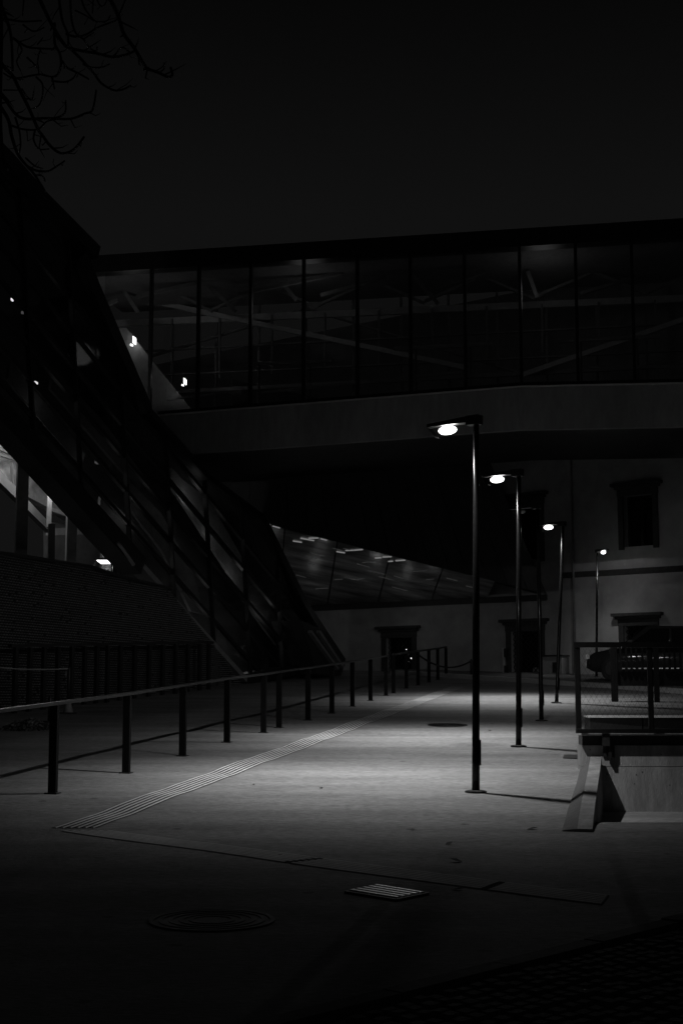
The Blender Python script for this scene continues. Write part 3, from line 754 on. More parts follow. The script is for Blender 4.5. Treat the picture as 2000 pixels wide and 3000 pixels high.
# strands: short tilted blades in staggered rows (rows 80 mm, blades 150 mm)
smin, smax = (wp(-150, 1800) - W0).dot(wu), (wp(716, 1996) - W0).dot(wu)
zlo, zhi = wp(-150, 2120).z, wp(490, 1724).z + .6
def proj(p):
    d = p - CAM; yc = d.y * CT + d.z * ST; zc = -d.y * ST + d.z * CT
    return 1000 + F * d.x / yc, 1500 - F * zc / yc
row = 0; z = zlo
while z < zhi:
    s = smin + (row % 2) * .06 + random.uniform(-.006, .006)
    while s < smax:
        c = W0 + wu * s; c.z = z
        u, v = proj(c)
        if inside_poly(u, v, WPOLY) and random.random() > .03:
            a = .050; h = .026
            h *= random.uniform(.7, 1.2); p = [c - wu * a + X * -.012, c + X * -h * .6 + wv * .035, c + wu * a + X * .012, c + X * h * .6 + wv * .012]
            poly(bm, p)
            poly(bm, [q - wv * .012 for q in (p[0], p[3], p[2], p[1])])
        s += .12
    z += .062; row += 1
stuff(obj('expanded_mesh', bm, M_mesh, mw))
for a, b in zip([(-150, 1612), (0, 1622), (250, 1660), (350, 1692)], [(0, 1622), (250, 1660), (350, 1692), (490, 1724)]):
    bm = BM(); bar(bm, wp(*a, -.1), wp(*b, -.1), .08, .35, wv); obj('coping', bm, M_dark, mw)
# dark bar fence in front of it
bf = thing('bar_fence', 'dark fence of broad upright bars before the mesh wall', 'fence', on_ground(480, 2034))
def bfp(u, v): return wp(u, v, .55)
bm = BM(); bar(bm, bfp(30, 1892), bfp(624, 1881), .07, .10, wv); obj('top_rail', bm, M_dark, bf)
for u in (48, 90, 131, 172, 212, 250, 285, 317, 354, 396, 438, 478, 515, 551, 586, 612):
    t = (u - 30) / 594; a = bfp(u, 1893 - 11 * t); g = on_plane(u, 2000, W0 + wv * .55, wv)
    bm = BM(); b = Vector((a.x, a.y, gz(a.x, a.y) - .05)); bar(bm, a - Vector((0, 0, .036)), b, .16 if u > 330 else .13, .08, wv); obj('bar', bm, M_dark, bf)

# lamp behind the mesh wall, seen through the open level
pl = hp(312, 1648, -1.4)
ln = thing('hall_lantern', 'small lit lamp with clear hood glowing behind the mesh wall', 'lamp', Vector((pl.x, pl.y, gz(pl.x, pl.y))))
bm = BM(); tube(bm, [Vector((pl.x + .3, pl.y, gz(pl.x, pl.y))), Vector((pl.x + .3, pl.y, pl.z + .12))], .05, 8); obj('post', bm, M_dark, ln, True)
bm = BM(); box(bm, -.36, .34, -.14, .14, .06, .13, Matrix.Translation(pl)); obj('head', bm, M_dark, ln)
bm = BM(); hexa(bm, [pl + Vector(v) for v in ((-.16, -.08, -.03), (.16, -.08, -.03), (.16, .08, -.03), (-.16, .08, -.03))], [pl + Vector(v) for v in ((-.27, -.12, .058), (.27, -.12, .058), (.27, .12, .058), (-.27, .12, .058))]); obj('lens', bm, emit('lantern lens lit', 12), ln)
bm = BM(); hexa(bm, [pl + Vector(v) for v in ((-.42, -.16, -.42), (-.10, -.16, -.42), (-.10, .16, -.42), (-.42, .16, -.42))], [pl + Vector(v) for v in ((-.33, -.18, .0), (.2, -.18, .0), (.2, .18, .0), (-.33, .18, .0))]); obj('hood', bm, M_shield, ln)
l = bpy.data.lights.new('lantern_light', 'POINT'); l.energy = 14; l.shadow_soft_size = .1
o = bpy.data.objects.new('lantern_light', l); col.objects.link(o); o.location = pl - Vector((0, 0, .15))

# ================================================================== STREET LAMPS
AZ = math.atan2(.64, -.77)                 # arms point left and away
LH = 4.5
bm = BM()
for k in range(1): tube(bm, [(0, 0, 0), (0, 0, .42), (0, 0, .43), (0, 0, 1.8), (0, 0, LH)], [.047, .047, .045, .043, .036], 20)
pole_me = mesh('pole', bm, M_pole, True)
bm = BM(); tube(bm, [(0, 0, -.02), (0, 0, .02), (0, 0, .03)], [.13, .13, .09], 20); base_me = mesh('base_flange', bm, M_iron)
bm = BM(); box(bm, .040, .055, -.03, .035, .32, .62); bevel(bm, .005); hatch_me = mesh('access_hatch', bm, M_iron)
bm = BM(); box(bm, -.06, .12, -.06, .06, LH - .05, LH + .065); bevel(bm, .012); cap_me = mesh('pole_cap', bm, M_dark)
bm = BM(); hexa(bm, [Vector(p) for p in ((.122, -.06, LH - .015), (.72, -.05, LH - .01), (.72, .05, LH - .01), (.122, .06, LH - .015))], [Vector(p) for p in ((.122, -.055, LH + .06), (.72, -.04, LH + .03), (.72, .04, LH + .03), (.122, .055, LH + .06))]); bevel(bm, .01); head_me = mesh('luminaire', bm, M_dark)
def lens(m):
    bm = BM()
    n, m_ = 16, 9; rows = []
    for q in range(m_):
        t = (q / (m_ - 1) * 2 - 1) * math.pi / 2 * .93
        rows.append([bm.verts.new((.43 + .135 * math.cos(t) * math.cos(2 * math.pi * k / n), .064 * math.cos(t) * math.sin(2 * math.pi * k / n), LH - .072 - .056 * math.sin(t))) for k in range(n)])
    for a, b in zip(rows, rows[1:]):
        for k in range(n): bm.faces.new((a[k], a[(k + 1) % n], b[(k + 1) % n], b[k]))
    bm.faces.new(rows[-1]); bm.faces.new(rows[0][::-1])
    return mesh('led_lens', bm, m, True)
lens_on, lens_off = lens(M_led), lens(M_ledoff)
bm = BM(); hexa(bm, [Vector(p) for p in ((.71, -.05, LH - .012), (.71, .05, LH - .012), (.58, .045, LH - .16), (.58, -.045, LH - .16))], [Vector(p) for p in ((.714, -.05, LH - .012), (.714, .05, LH - .012), (.584, .045, LH - .16), (.584, -.045, LH - .16))]); shield_me = mesh('glare_shield', bm, M_shield)
def photometry(l, h, glare_k=0.0):
    """light distribution of the luminaire (like an IES file): an oval pool thrown left and away, little towards the back"""
    l.use_nodes = True; nt = l.node_tree; e = nt.nodes['Emission']; L_ = nt.links
    g = nt.nodes.new('ShaderNodeTexCoord'); sp = nt.nodes.new('ShaderNodeSeparateXYZ'); L_.new(g.outputs['Normal'], sp.inputs[0])
    def mth(op, a, b=None):
        n = nt.nodes.new('ShaderNodeMath'); n.operation = op
        for i_, v in enumerate((a, b)):
            if v is None: continue
            if isinstance(v, (int, float)): n.inputs[i_].default_value = v
            else: L_.new(v, n.inputs[i_])
        return n.outputs[0]
    sg = SIGN
    dz = mth('MAXIMUM', mth('MULTIPLY', sp.outputs[2], -sg), .12)              # cosine from straight down
    u = mth('DIVIDE', mth('MULTIPLY', sp.outputs[0], sg), dz); v = mth('DIVIDE', mth('MULTIPLY', sp.outputs[1], sg), dz)
    def gauss(u0, su, v0, sn_, sf):
        a = mth('SUBTRACT', u, u0); rt = mth('GREATER_THAN', a, 0.0); a = mth('DIVIDE', a, mth('ADD', mth('MULTIPLY', rt, -su * .10), su)); b = mth('SUBTRACT', v, v0)
        far = mth('GREATER_THAN', b, 0.0); sv = mth('ADD', mth('MULTIPLY', far, sf - sn_), sn_); b = mth('DIVIDE', b, sv)
        return mth('EXPONENT', mth('MULTIPLY', mth('ADD', mth('MULTIPLY', a, a), mth('MULTIPLY', b, b)), -1.0))
    G = mth('DIVIDE', gauss(-.20, .66, .40, .75, .46), mth('POWER', dz, 3.0))
    spill = mth('MULTIPLY', gauss(.0, 1.7, .1, .9, 1.6), .055)
    away = mth('MAXIMUM', mth('ADD', mth('MULTIPLY', sp.outputs[1], sg), mth('MULTIPLY', mth('ABSOLUTE', sp.outputs[0]), .35)), 0.0)
    glare = mth('MULTIPLY', mth('MULTIPLY', mth('GREATER_THAN', mth('MULTIPLY', sp.outputs[1], -sg), .85), mth('LESS_THAN', dz, .26)), glare_k)
    down = mth('GREATER_THAN', mth('MULTIPLY', sp.outputs[2], -sg), .02)
    tot = mth('MULTIPLY', mth('ADD', mth('ADD', G, spill), mth('ADD', mth('ADD', mth('MULTIPLY', away, .13), .012), glare)), down)
    L_.new(tot, e.inputs['Strength'])
SIGN = 1.0
def street_lamp(label, base, az, lit, top_px=None, power=1250.0, hscale=1.0, glare=0.0):
    tilt = None
    if top_px is not None:
        q = at_y(top_px[0], top_px[1], base.y); d = (q - base).normalized(); tilt = Vector((0, 0, 1)).rotation_difference(d).to_matrix().to_4x4()
    t = thing('street_lamp', label, 'street lamp', base, 0, 'slim street lamps along the walkway', tilt)
    M = wm(t) @ Matrix.Scale(hscale, 4); MA = M @ Matrix.Rotation(az, 4, 'Z')
    place('base_flange', base_me, t, M); place('pole', pole_me, t, M); place('access_hatch', hatch_me, t, M @ Matrix.Rotation(R(20), 4, 'Z'))
    hd = place('luminaire', head_me, t, MA); place('pole_cap', cap_me, t, MA)
    place('led_lens', lens_on if lit else lens_off, hd, MA); place('glare_shield', shield_me, hd, MA)
    if lit:
        src = MA @ Vector((.43, 0, LH - .15))
        l = bpy.data.lights.new('lamp_light', 'POINT'); l.energy = power; l.shadow_soft_size = .04
        photometry(l, LH * hscale, glare)
        o = bpy.data.objects.new('lamp_light', l); col.objects.link(o); o.location = src
    return t
street_lamp('lit black street lamp nearest the camera, tallest in the row', on_ground(1393, 2322), AZ, True, (1394, 1245), hscale=1.025)
street_lamp('second lit street lamp from the front, between the tallest and the unlit one', on_ground(1518, 2188), AZ, True, (1519, 1395), hscale=1.015)
street_lamp('street lamp whose head is dark, standing between two lit ones', on_ground(1585, 2112), AZ, False)
street_lamp('lit street lamp leaning to the right beyond the dark headed one', on_ground(1629, 2060), AZ, True, (1648, 1548), glare=.11)
b5 = at_y(1746, 1992, 49.5); b5.z = gz(b5.x, b5.y) + .1
street_lamp('farthest and smallest lit street lamp, in front of the old wall beside parked cars', b5, R(-70), True, (1748, 1650), 80.0, .97)

# ================================================================== RAILINGS
bm = BM(); box(bm, -.034, .034, -.05, .05, -.05, 1.06); post_me = mesh('post', bm, M_frame)
bm = BM(); box(bm, -.07, .07, -.08, .08, -.02, .014); foot_me = mesh('base_plate', bm, M_iron)
def railing(label, px, h, w=.11):
    pts = [on_ground(u, v) for u, v in px]
    t = thing('guard_railing', label, 'railing', pts[0])
    for i, p in enumerate(pts):
        d = (pts[min(i + 1, len(pts) - 1)] - pts[max(i - 1, 0)])
        Mp = Matrix.Translation(p) @ Matrix.Rotation(math.atan2(d.y, d.x), 4, 'Z')
        po = place('post', post_me, t, Mp @ Matrix.Rotation(random.uniform(-.006, .006), 4, 'Y')); place('base_plate', foot_me, po, Mp)
    return t, pts
RA = [(155, 2325), (370, 2265), (535, 2215), (665, 2175), (772, 2147), (817, 2132), (902, 2110), (972, 2090), (1032, 2070), (1085, 2053), (1130, 2038)]
ra, pa = railing('long flat topped steel railing along the left side of the walkway', RA, 1.1)
tops = [p + Vector((0, 0, 1.085)) for p in pa]
ext = tops[0] + (tops[0] - tops[1]) * 2.2
bm = BM(); up = Vector((0, 0, 1)); path = [ext] + tops + [tops[-1] + (tops[-1] - tops[-2]) * .15]
for a, b in zip(path, path[1:]): bar(bm, a - (b - a).normalized() * .01, b, .095, .04, up)
obj('handrail', bm, M_rail, ra)
q = on_ground(-60, 2392); place('post', post_me, ra, Matrix.Translation(q) @ Matrix.Rotation(R(60), 4, 'Z'))
RB = [(1152, 2031), (1190, 2017), (1224, 2008), (1256, 1999), (1282, 1992), (1306, 1984)]
rb, pb = railing('short railing section at the far end of the walkway by the chain', RB, 1.1)
tb = [p + Vector((0, 0, 1.085)) for p in pb]; bm = BM()
for a, b in zip(tb, tb[1:]): bar(bm, a - (b - a).normalized() * .01, b, .09, .05, up)
obj('handrail', bm, M_rail, rb)
# chain from the railing to a short post behind the first lamp
cp = on_ground(1380, 1985)
cpo = thing('chain_post', 'short dark post holding the chain behind the tallest lamp', 'post', cp)
bm = BM(); tube(bm, [(0, 0, -.05), (0, 0, .62), (0, 0, .66)], [.05, .05, .02], 10); place('shaft', mesh('shaft', bm, M_dark, True), cpo, Matrix.Translation(cp))
c0, c1 = pb[2] + Vector((0, 0, .98)), cp + Vector((0, 0, .6))
bm = BM(); tube(bm, [c0.lerp(c1, i / 24) - Vector((0, 0, .32 * 4 * (i / 24) * (1 - i / 24))) for i in range(25)], .028, 6)
tag(obj('barrier_chain', bm, M_dark, loc=c0.copy(), smooth=True), 'dark sagging chain between the short railing and a post', 'chain')

# ================================================================== GROUND FITTINGS
def flat_frame(u0v0, u1v1, u2v2, u3v3): return [on_ground(*p) for p in (u0v0, u1v1, u2v2, u3v3)]
q = flat_frame((1015, 2616), (1102, 2598), (1255, 2621), (1158, 2641))
gc = sum(q, Vector()) / 4; gx = (q[2] - q[1] + q[3] - q[0]) / 2; gl = gx.length; gx.normalize(); gy = Vector((-gx.y, gx.x, 0)); gw = abs((q[1] - q[0] + q[2] - q[3]).dot(gy)) / 2
gr = thing('drain_grate', 'square steel drain grate with shiny bars below the crossing guide strip', 'drain grate', gc)
def gp(a, b, z): p = gc + gx * a + gy * b; return Vector((p.x, p.y, gz(p.x, p.y) + z))
bm = BM(); poly(bm, [gp(-gl / 2, -gw / 2, .004), gp(gl / 2, -gw / 2, .004), gp(gl / 2, gw / 2, .004), gp(-gl / 2, gw / 2, .004)]); obj('pit', bm, M_dark, gr)
bm = BM()
for a in ((-gl / 2, -gw / 2, gl / 2, -gw / 2), (gl / 2, -gw / 2, gl / 2, gw / 2), (gl / 2, gw / 2, -gl / 2, gw / 2), (-gl / 2, gw / 2, -gl / 2, -gw / 2)): bar(bm, gp(a[0], a[1], .008), gp(a[2], a[3], .008), .025, .018, up)
obj('frame', bm, M_iron, gr)
for k in range(5):
    b = -gw / 2 + gw * (k + .6) / 5.2; bm = BM()
    bar(bm, gp(-gl / 2 + .02, b, .016), gp(gl / 2 - .02, b, .016), gw * .085, .022, up); bevel(bm, .004); obj('bar', bm, M_bar, gr)
def manhole(label, c, r, ring, m):
    t = thing('manhole_cover', label, 'manhole cover', c)
    def disc(bm, r0, r1, z0, z1, n=40):
        A_ = []
        for k in range(n):
            a = 2 * math.pi * k / n
            f = lambda rr, z: bm.verts.new((c.x + rr * math.cos(a), c.y + rr * math.sin(a), gz(c.x + rr * math.cos(a), c.y + rr * math.sin(a)) + z))
            A_.append((f(r0, z0), f(r0, z1), f(r1, z1), f(r1, z0)))
        for k in range(n):
            a, b = A_[k], A_[(k + 1) % n]
            for i in range(3): bm.faces.new((a[i], b[i], b[i + 1], a[i + 1]))
    bm = BM(); disc(bm, r * .92, r, .0, .011); obj('rim', bm, ring, t)
    bm = BM(); n = 40; cv = [bm.verts.new((c.x + r * .9 * math.cos(2 * math.pi * k / n), c.y + r * .9 * math.sin(2 * math.pi * k / n), gz(c.x + r * .9 * math.cos(2 * math.pi * k / n), c.y + r * .9 * math.sin(2 * math.pi * k / n)) + .006)) for k in range(n)]; bm.faces.new(cv)
    obj('lid', bm, m, t)
    for f in (.78, .62, .46, .3):
        bm = BM(); disc(bm, r * f, r * (f + .07), .004, .012); obj('raised_ring', bm, m, t)
p0, p1 = on_ground(437, 2698), on_ground(806, 2698)
manhole('round iron manhole cover with raised rings in dark foreground', (p0 + p1) / 2, (p1 - p0).length / 2, M_iron, M_iron)
p0, p1 = on_ground(1252, 2123), on_ground(1368, 2126)
manhole('dark round manhole cover on the walkway left of the second lamp', (p0 + p1) / 2, (p1 - p0).length / 2, M_dark, M_dark)
# gully beside the concrete wall
q = [on_ground(*p) for p in ((1652, 2213), (1690, 2214), (1690, 2224), (1648, 2222))]
bm = BM(); slab(bm, [p + Vector((0, 0, .014)) for p in q], up, .02)
gl2 = obj('gully_cover', bm, M_dark, loc=q[0].copy()); tag(gl2, 'dark slotted gully cover beside the concrete wall corner', 'drain cover')

# ================================================================== RIGHT: cheek wall, concrete wall, railing
n = 24; bm = BM(); prev = None
for i in range(n + 1):
    y = CH0.y - .02 + (YW - .03 - CH0.y + .02) * i / n
    c = Vector((cheek_x(y) - .10, y, 0)); zl = gz(c.x, y); f = i / n
    hgt = .03 + .17 * f ** .7
    pts = [c - chperp * .15 + Vector((0, 0, gz(c.x - .15, y) - .06)), c - chperp * .15 + Vector((0, 0, gz(c.x - .15, y) + .012)), c + Vector((0, 0, zl + hgt)), c + chperp * .15 + Vector((0, 0, zl + hgt)), c + chperp * .155 + Vector((0, 0, low_z(c.x + .2, y) - .15))]
    r = [bm.verts.new(p) for p in pts]
    if prev:
        for k in range(4):
            fc = bm.faces.new((prev[k], prev[k + 1], r[k + 1], r[k]))
            if k == 1: fc.material_index = 1  # sloping left face in the darker concrete
    else: bm.faces.new(r[::-1])
    prev = r
bm.faces.new(prev)
ck = obj('cheek_wall', bm, M_conc, loc=Vector((CH0.x, CH0.y, gz(CH0.x, CH0.y))))
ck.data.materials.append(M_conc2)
tag(ck, 'pale sloping concrete upstand edging the ramp beside the triangular shadow', 'low wall')
# concrete retaining wall facing the camera
WX0 = at_y(1704, 2220, YW).x; zt = at_y(1800, 2184, YW).z; zj = at_y(1800, 2246, YW).z
rw = thing('retaining_wall', 'pale cast concrete retaining wall carrying the mesh railing at right', 'wall', Vector((WX0, YW, 0)))
bm = BM(); box(bm, WX0, 9.0, YW, YW + .42, -.4, zj - .004); bevel(bm, .008); obj('lower_lift', bm, M_conc, rw)
bm = BM(); box(bm, WX0 + .004, 9.0, YW + .004, YW + .42, zj + .004, zt); bevel(bm, .012); obj('upper_lift', bm, M_conc, rw)
zb0 = at_y(1800, 2145, YW).z
bm = BM()
box(bm, WX0 + .01, 9.0, YW + .03, YW + .34, zt + .003, zb0 - .05); obj('capping_beam', bm, M_dark, rw)
bm = BM(); box(bm, WX0 + .0, 9.0, YW - .01, YW + .05, zb0 - .045, zb0 - .005); obj('beam_flange', bm, M_grey, rw)
for u, v, r in ((1727, 2196, .008), (1776, 2268, .010), (1880, 2262, .009), (1863, 2270, .008), (1857, 2296, .007), (1960, 2300, .007), (1935, 2210, .008)):
    c = at_y(u, v, YW); bm = BM(); bmesh.ops.create_circle(bm, cap_ends=True, segments=8, radius=r, matrix=Matrix.Translation((c.x, YW - .003, c.z)) @ Matrix.Rotation(R(90), 4, 'X')); obj('form_hole', bm, M_dark, rw)
# steel frame railing with wire mesh
YR = YW - .10
zr0 = at_y(1800, 2136, YR).z; zr1 = at_y(1690, 1884, YR).z; xr0 = at_y(1690, 2000, YR).x; xr1 = at_y(1902, 2000, YR).x
zr0 = zb0 + .02
mr = thing('mesh_railing', 'black steel frame railing with fine wire mesh on the concrete wall', 'railing', Vector((xr0, YR, zr0)))
bm = BM(); box(bm, xr0 - .03, 9, YR - .06, YR + .05, zr0 - .03, zr0 + .025); obj('bottom_rail', bm, M_frame, mr)
bm = BM(); box(bm, xr0 - .03, 9, YR - .05, YR + .05, zr1 - .06, zr1 + .012); obj('top_rail', bm, M_frame, mr)
for x in (xr0, xr1, xr1 + 1.05, xr1 + 2.1):
    bm = BM(); box(bm, x - .03, x + .03, YR - .03, YR + .03, zr0 + .028, zr1 - .063); obj('post', bm, M_frame, mr)
    bm = BM(); box(bm, x + .034, x + .042, YR - .02, YR + .02, zr0 + .028, zr1 - .063); obj('clamp_strip', bm, M_frame, mr)
bm = BM(); st = .075; h = zr1 - zr0 - .1; w = xr1 + 2.1 - xr0
k = -int(h * .6 / st) - 1
while k * st < w + h * .6:
    for sg in (1, -1):
        a, b = (k * st, 0.0), (k * st + sg * h * .6, h)
        def cl(p, q):
            (x0, z0_), (x1, z1_) = p, q
            if x0 > x1: x0, z0_, x1, z1_ = x1, z1_, x0, z0_
            if x1 < 0 or x0 > w: return None
            if x0 < 0: z0_ += (z1_ - z0_) * (-x0) / (x1 - x0); x0 = 0
            if x1 > w: z1_ = z0_ + (z1_ - z0_) * (w - x0) / (x1 - x0); x1 = w
            return (x0, z0_), (x1, z1_)
        c = cl(a, b) if sg > 0 else cl((k * st, 0.0), (k * st - h * .6, h))
        if c and abs(c[0][0] - c[1][0]) > .01:
            bar(bm, Vector((xr0 + c[0][0], YR + .002 * sg, zr0 + .03 + c[0][1])), Vector((xr0 + c[1][0], YR + .002 * sg, zr0 + .03 + c[1][1])), .0022, .0022, Vector((0, 1, 0)))
    k += 1
stuff(obj('wire_mesh', bm, M_frame, mr))
bx = at_y(1785, 2180, YR).x; z_a, z_b = at_y(1785, 2141, YR).z, at_y(1785, 2226, YR).z
bk = thing('railing_bracket', 'bolted steel bracket fixing the mesh railing to the concrete wall', 'bracket', Vector((bx, YW, z_b)))
bm = BM(); box(bm, bx - .105, bx - .005, YR - .03, YR + .03, (z_a + z_b) / 2 - .01, zr0 - .033); obj('hanger', bm, M_rail, bk)
bm = BM(); box(bm, bx - .08, bx + .08, YW - .02, YW - .002, z_b + .03, (z_a + z_b) / 2 + .06); obj('wall_plate', bm, M_rail, bk)
bm = BM(); box(bm, bx - .02, bx + .025, YW - .09, YW - .022, z_b, (z_a + z_b) / 2 + .02); obj('web', bm, M_dark, bk)
for dx in (-.055, .055):
    bm = BM(); tube(bm, [(bx + dx, YW - .035, z_b + .12), (bx + dx, YW - .021, z_b + .12)], .012, 6); obj('bolt', bm, M_dark, bk)
# low bench-like slab behind the railing
p = at_y(1722, 2100, 26.5); bs = thing('stone_bench', 'low long concrete bench slab behind the wire mesh railing', 'bench', Vector((p.x, p.y, gz(p.x, p.y))))
bm = BM(); box(bm, p.x, p.x + 4, p.y, p.y + .75, p.z - .015, p.z + .02); bevel(bm, .01)
bmesh.ops.rotate(bm, cent=p, matrix=Matrix.Rotation(R(-3), 3, 'Z'), verts=bm.verts); obj('seat_slab', bm, M_pale, bs)
for k in range(4):
    bm = BM(); box(bm, p.x + .04 + k * .98, p.x + 1.0 + k * .98, p.y + .05, p.y + .68, gz(p.x, p.y) - .1, p.z - .018); obj('support_block', bm, M_dark, bs)

# dark slatted fence
p0 = on_ground(1800, 2056); fd = Vector((.97, -.22, 0)).normalized(); fz = Vector((fd.y, -fd.x, 0))
pf = thing('slat_fence', 'dark timber fence of tapered upright slats in front of parked cars', 'fence', p0)
def pfp(s, z, o=0): return p0 + fd * s + Vector((0, 0, z)) + fz * o
H = 1.42
bm = BM(); bar(bm, pfp(0, -.1), pfp(0, H), .17, .14, fz); obj('post', bm, M_wood, pf)
bm = BM(); bar(bm, pfp(1.05, -.1), pfp(1.05, H), .14, .14, fz); obj('post', bm, M_wood, pf)
bm = BM(); bar(bm, pfp(2.2, -.1), pfp(2.2, H + .05), .14, .14, fz); obj('post', bm, M_wood, pf)
bm = BM(); bar(bm, pfp(-.12, H - .13), pfp(3.0, H - .11), .12, .08, fz); obj('upper_rail', bm, M_wood, pf)
bm = BM(); bar(bm, pfp(.09, .58), pfp(3.0, .58), .36, .06, fz); obj('lower_board', bm, M_wood, pf)
for k in range(20):
    s = .17 + k * .135
    if abs(s - 1.05) < .08 or abs(s - 2.2) < .08: continue
    bm = BM(); w0, w1 = .075, .035; a = [pfp(s - w0 / 2, .765, .02), pfp(s + w0 / 2, .765, .02), pfp(s + w0 / 2, .765, -.02), pfp(s - w0 / 2, .765, -.02)]
    lean = .02 * math.sin(k * 1.7); b = [pfp(s - w1 / 2 + lean, H + .06, .02), pfp(s + w1 / 2 + lean, H + .06, .02), pfp(s + w1 / 2 + lean, H + .06, -.02), pfp(s - w1 / 2 + lean, H + .06, -.02)]
    hexa(bm, [c + fz * .065 for c in a], [c + fz * .065 for c in b]); obj('slat', bm, M_wood, pf)

# ================================================================== PARKED CARS
def car(label, loc, rz, paint):
    t = thing('parked_car', label, 'car', loc, rz, 'cars parked before the old building')
    Mw = wm(t) @ Matrix.Diagonal((1.0, 1.02, 1.20, 1))
    def part(name, bm, m, par=None, smooth=False):
        bmesh.ops.transform(bm, matrix=Mw, verts=bm.verts); return obj(name, bm, m, par or t, smooth)
    L2, W2 = 2.1, .86
    # lofted body: station x, half width, bottom z, belt z
    st = [(-2.1, .70, .38, .62), (-2.0, .80, .26, .86), (-1.5, .86, .22, .95), (-.4, .88, .22, .93), (.7, .88, .22, .91), (1.3, .86, .22, .84), (1.85, .80, .24, .74), (2.08, .66, .34, .60)]
    bm = BM(); prev = None
    for x, w, z0, z1 in st:
        r = [bm.verts.new(v) for v in ((x, -w * .92, z0), (x, -w, (z0 + z1) / 2), (x, -w * .94, z1 - .05), (x, -w * .8, z1), (x, w * .8, z1), (x, w * .94, z1 - .05), (x, w, (z0 + z1) / 2), (x, w * .92, z0))]
        if prev:
            for k in range(8): bm.faces.new((prev[k], prev[(k + 1) % 8], r[(k + 1) % 8], r[k]))
        else: bm.faces.new(r)
        prev = r
    bm.faces.new(prev[::-1]); part('body', bm, paint, smooth=True)
    bm = BM()
    hexa(bm, [Vector(v) for v in ((-1.85, -.74, .935), (.95, -.74, .90), (.95, .74, .90), (-1.85, .74, .935))], [Vector(v) for v in ((-1.35, -.58, 1.42), (.1, -.58, 1.46), (.1, .58, 1.46), (-1.35, .58, 1.42))]); bevel(bm, .07, 2)
    rf = part('roof', bm, paint, smooth=True)
    for sg in (-1, 1):
        for xs in ((-1.45, -1.12, -.62, -.62), (-.54, -.54, .02, .62)):
            bm = BM(); yb, yt = .727, .612
            slab(bm, [Vector((xs[0], sg * yb, 1.0)), Vector((xs[3], sg * yb, 1.0)), Vector((xs[2], sg * yt, 1.37)), Vector((xs[1], sg * yt, 1.37))], Vector((0, sg, .3)), -.012)
            part('side_window', bm, M_wglass)
    for x0, x1 in ((.93, .20), (-1.80, -1.42)):
        s_ = 1 if x0 > 0 else -1; bm = BM()
        slab(bm, [Vector((x0, -.64, .96)), Vector((x0, .64, .96)), Vector((x1, .52, 1.40)), Vector((x1, -.52, 1.40))], Vector((s_ * .5, 0, .8)), -.015); part('windscreen', bm, M_wglass)
    for x in (-1.3, 1.3):
        for sg in (-1, 1):
            bm = BM(); tube(bm, [(x, sg * .72, .31), (x, sg * .70, .31), (x, sg * .87, .31), (x, sg * .885, .31)], [.24, .31, .31, .26], 18); wh = part('wheel', bm, M_rubber)
            bm = BM(); tube(bm, [(x, sg * .886, .31), (x, sg * .895, .31)], [.2, .17], 12); part('rim', bm, M_iron, wh)
    for sg in (-1, 1):
        bm = BM(); box(bm, 1.97, 2.085, sg * .60 - .13, sg * .60 + .13, .58, .70); bevel(bm, .02); part('headlight', bm, M_gal)
        bm = BM(); box(bm, -2.09, -1.98, sg * .62 - .1, sg * .62 + .1, .66, .82); bevel(bm, .02); part('tail_light', bm, M_ledoff)
        bm = BM(); box(bm, .58, .74, sg * .95 - .07, sg * .95 + .07, .95, 1.06); bevel(bm, .02); part('mirror', bm, paint)
    bm = BM(); box(bm, 2.06, 2.11, -.55, .55, .40, .52); part('bumper_bar', bm, M_gal)
    for sg in (-1, 1):
        bm = BM(); box(bm, -1.6, .75, sg * .79 - .012, sg * .79 + .012, .955, .975); part('window_trim', bm, M_gal)
        for xh in (-.75, .25): bm = BM(); box(bm, xh, xh + .2, sg * .875 - .015, sg * .875 + .02, .78, .81); part('door_handle', bm, M_gal)
        bm = BM(); box(bm, -.95, .95, sg * .865 - .01, sg * .865 + .012, .30, .33); part('sill_trim', bm, M_gal)
    bm = BM(); box(bm, 2.075, 2.10, -.22, .22, .54, .64); part('number_plate', bm, M_white)
    return t
def car_at(u, Y, rz, label, paint):
    p = at_y(u, 2000, Y); p.z = gz(p.x, p.y) + .115; return car(label, p, rz, paint)
car_at(1915, 46.2, R(180 - 16), 'dark glossy parked car facing left with small highlights beyond the slatted fence', M_car1)
car_at(2150, 45.4, R(180 - 20), 'black parked car farther right, cut off by the right edge', M_car2)

# sign stele and service box by the old wall
p = on_plane(1481, 1988, FO + fn * .7, fn); p.z = gz(p.x, p.y) + .115
sg = thing('info_stele', 'thin upright sign panel beside the middle barred window', 'sign', p)
tp = on_plane(1474, 1898, FO + fn * .7, fn); hh = tp.z - p.z
bm = BM(); box(bm, -.12, -.06, -.05, .05, 0, hh, Matrix.Translation(p) @ Matrix.Rotation(-FY, 4, 'Z')); obj('edge_post', bm, M_pale, sg)
bm = BM(); box(bm, -.057, .13, -.03, .03, hh * .62, hh - .02, Matrix.Translation(p) @ Matrix.Rotation(-FY, 4, 'Z')); obj('sign_panel', bm, M_dark, sg)
bm = BM(); box(bm, -.057, .11, -.03, .03, 0, hh * .28, Matrix.Translation(p) @ Matrix.Rotation(-FY, 4, 'Z')); obj('foot_panel', bm, M_dark, sg)
p = on_plane(1625, 1992, FO + fn * .9, fn); p.z = gz(p.x, p.y) + .115
sb = thing('service_box', 'grey service cabinet with dark lid against the old wall', 'cabinet', p)
Mx = Matrix.Translation(p) @ Matrix.Rotation(-FY, 4, 'Z')
bm = BM(); box(bm, -.42, .42, -.25, .25, 0, .62, Mx); bevel(bm, .01); obj('cabinet', bm, M_grey, sb)
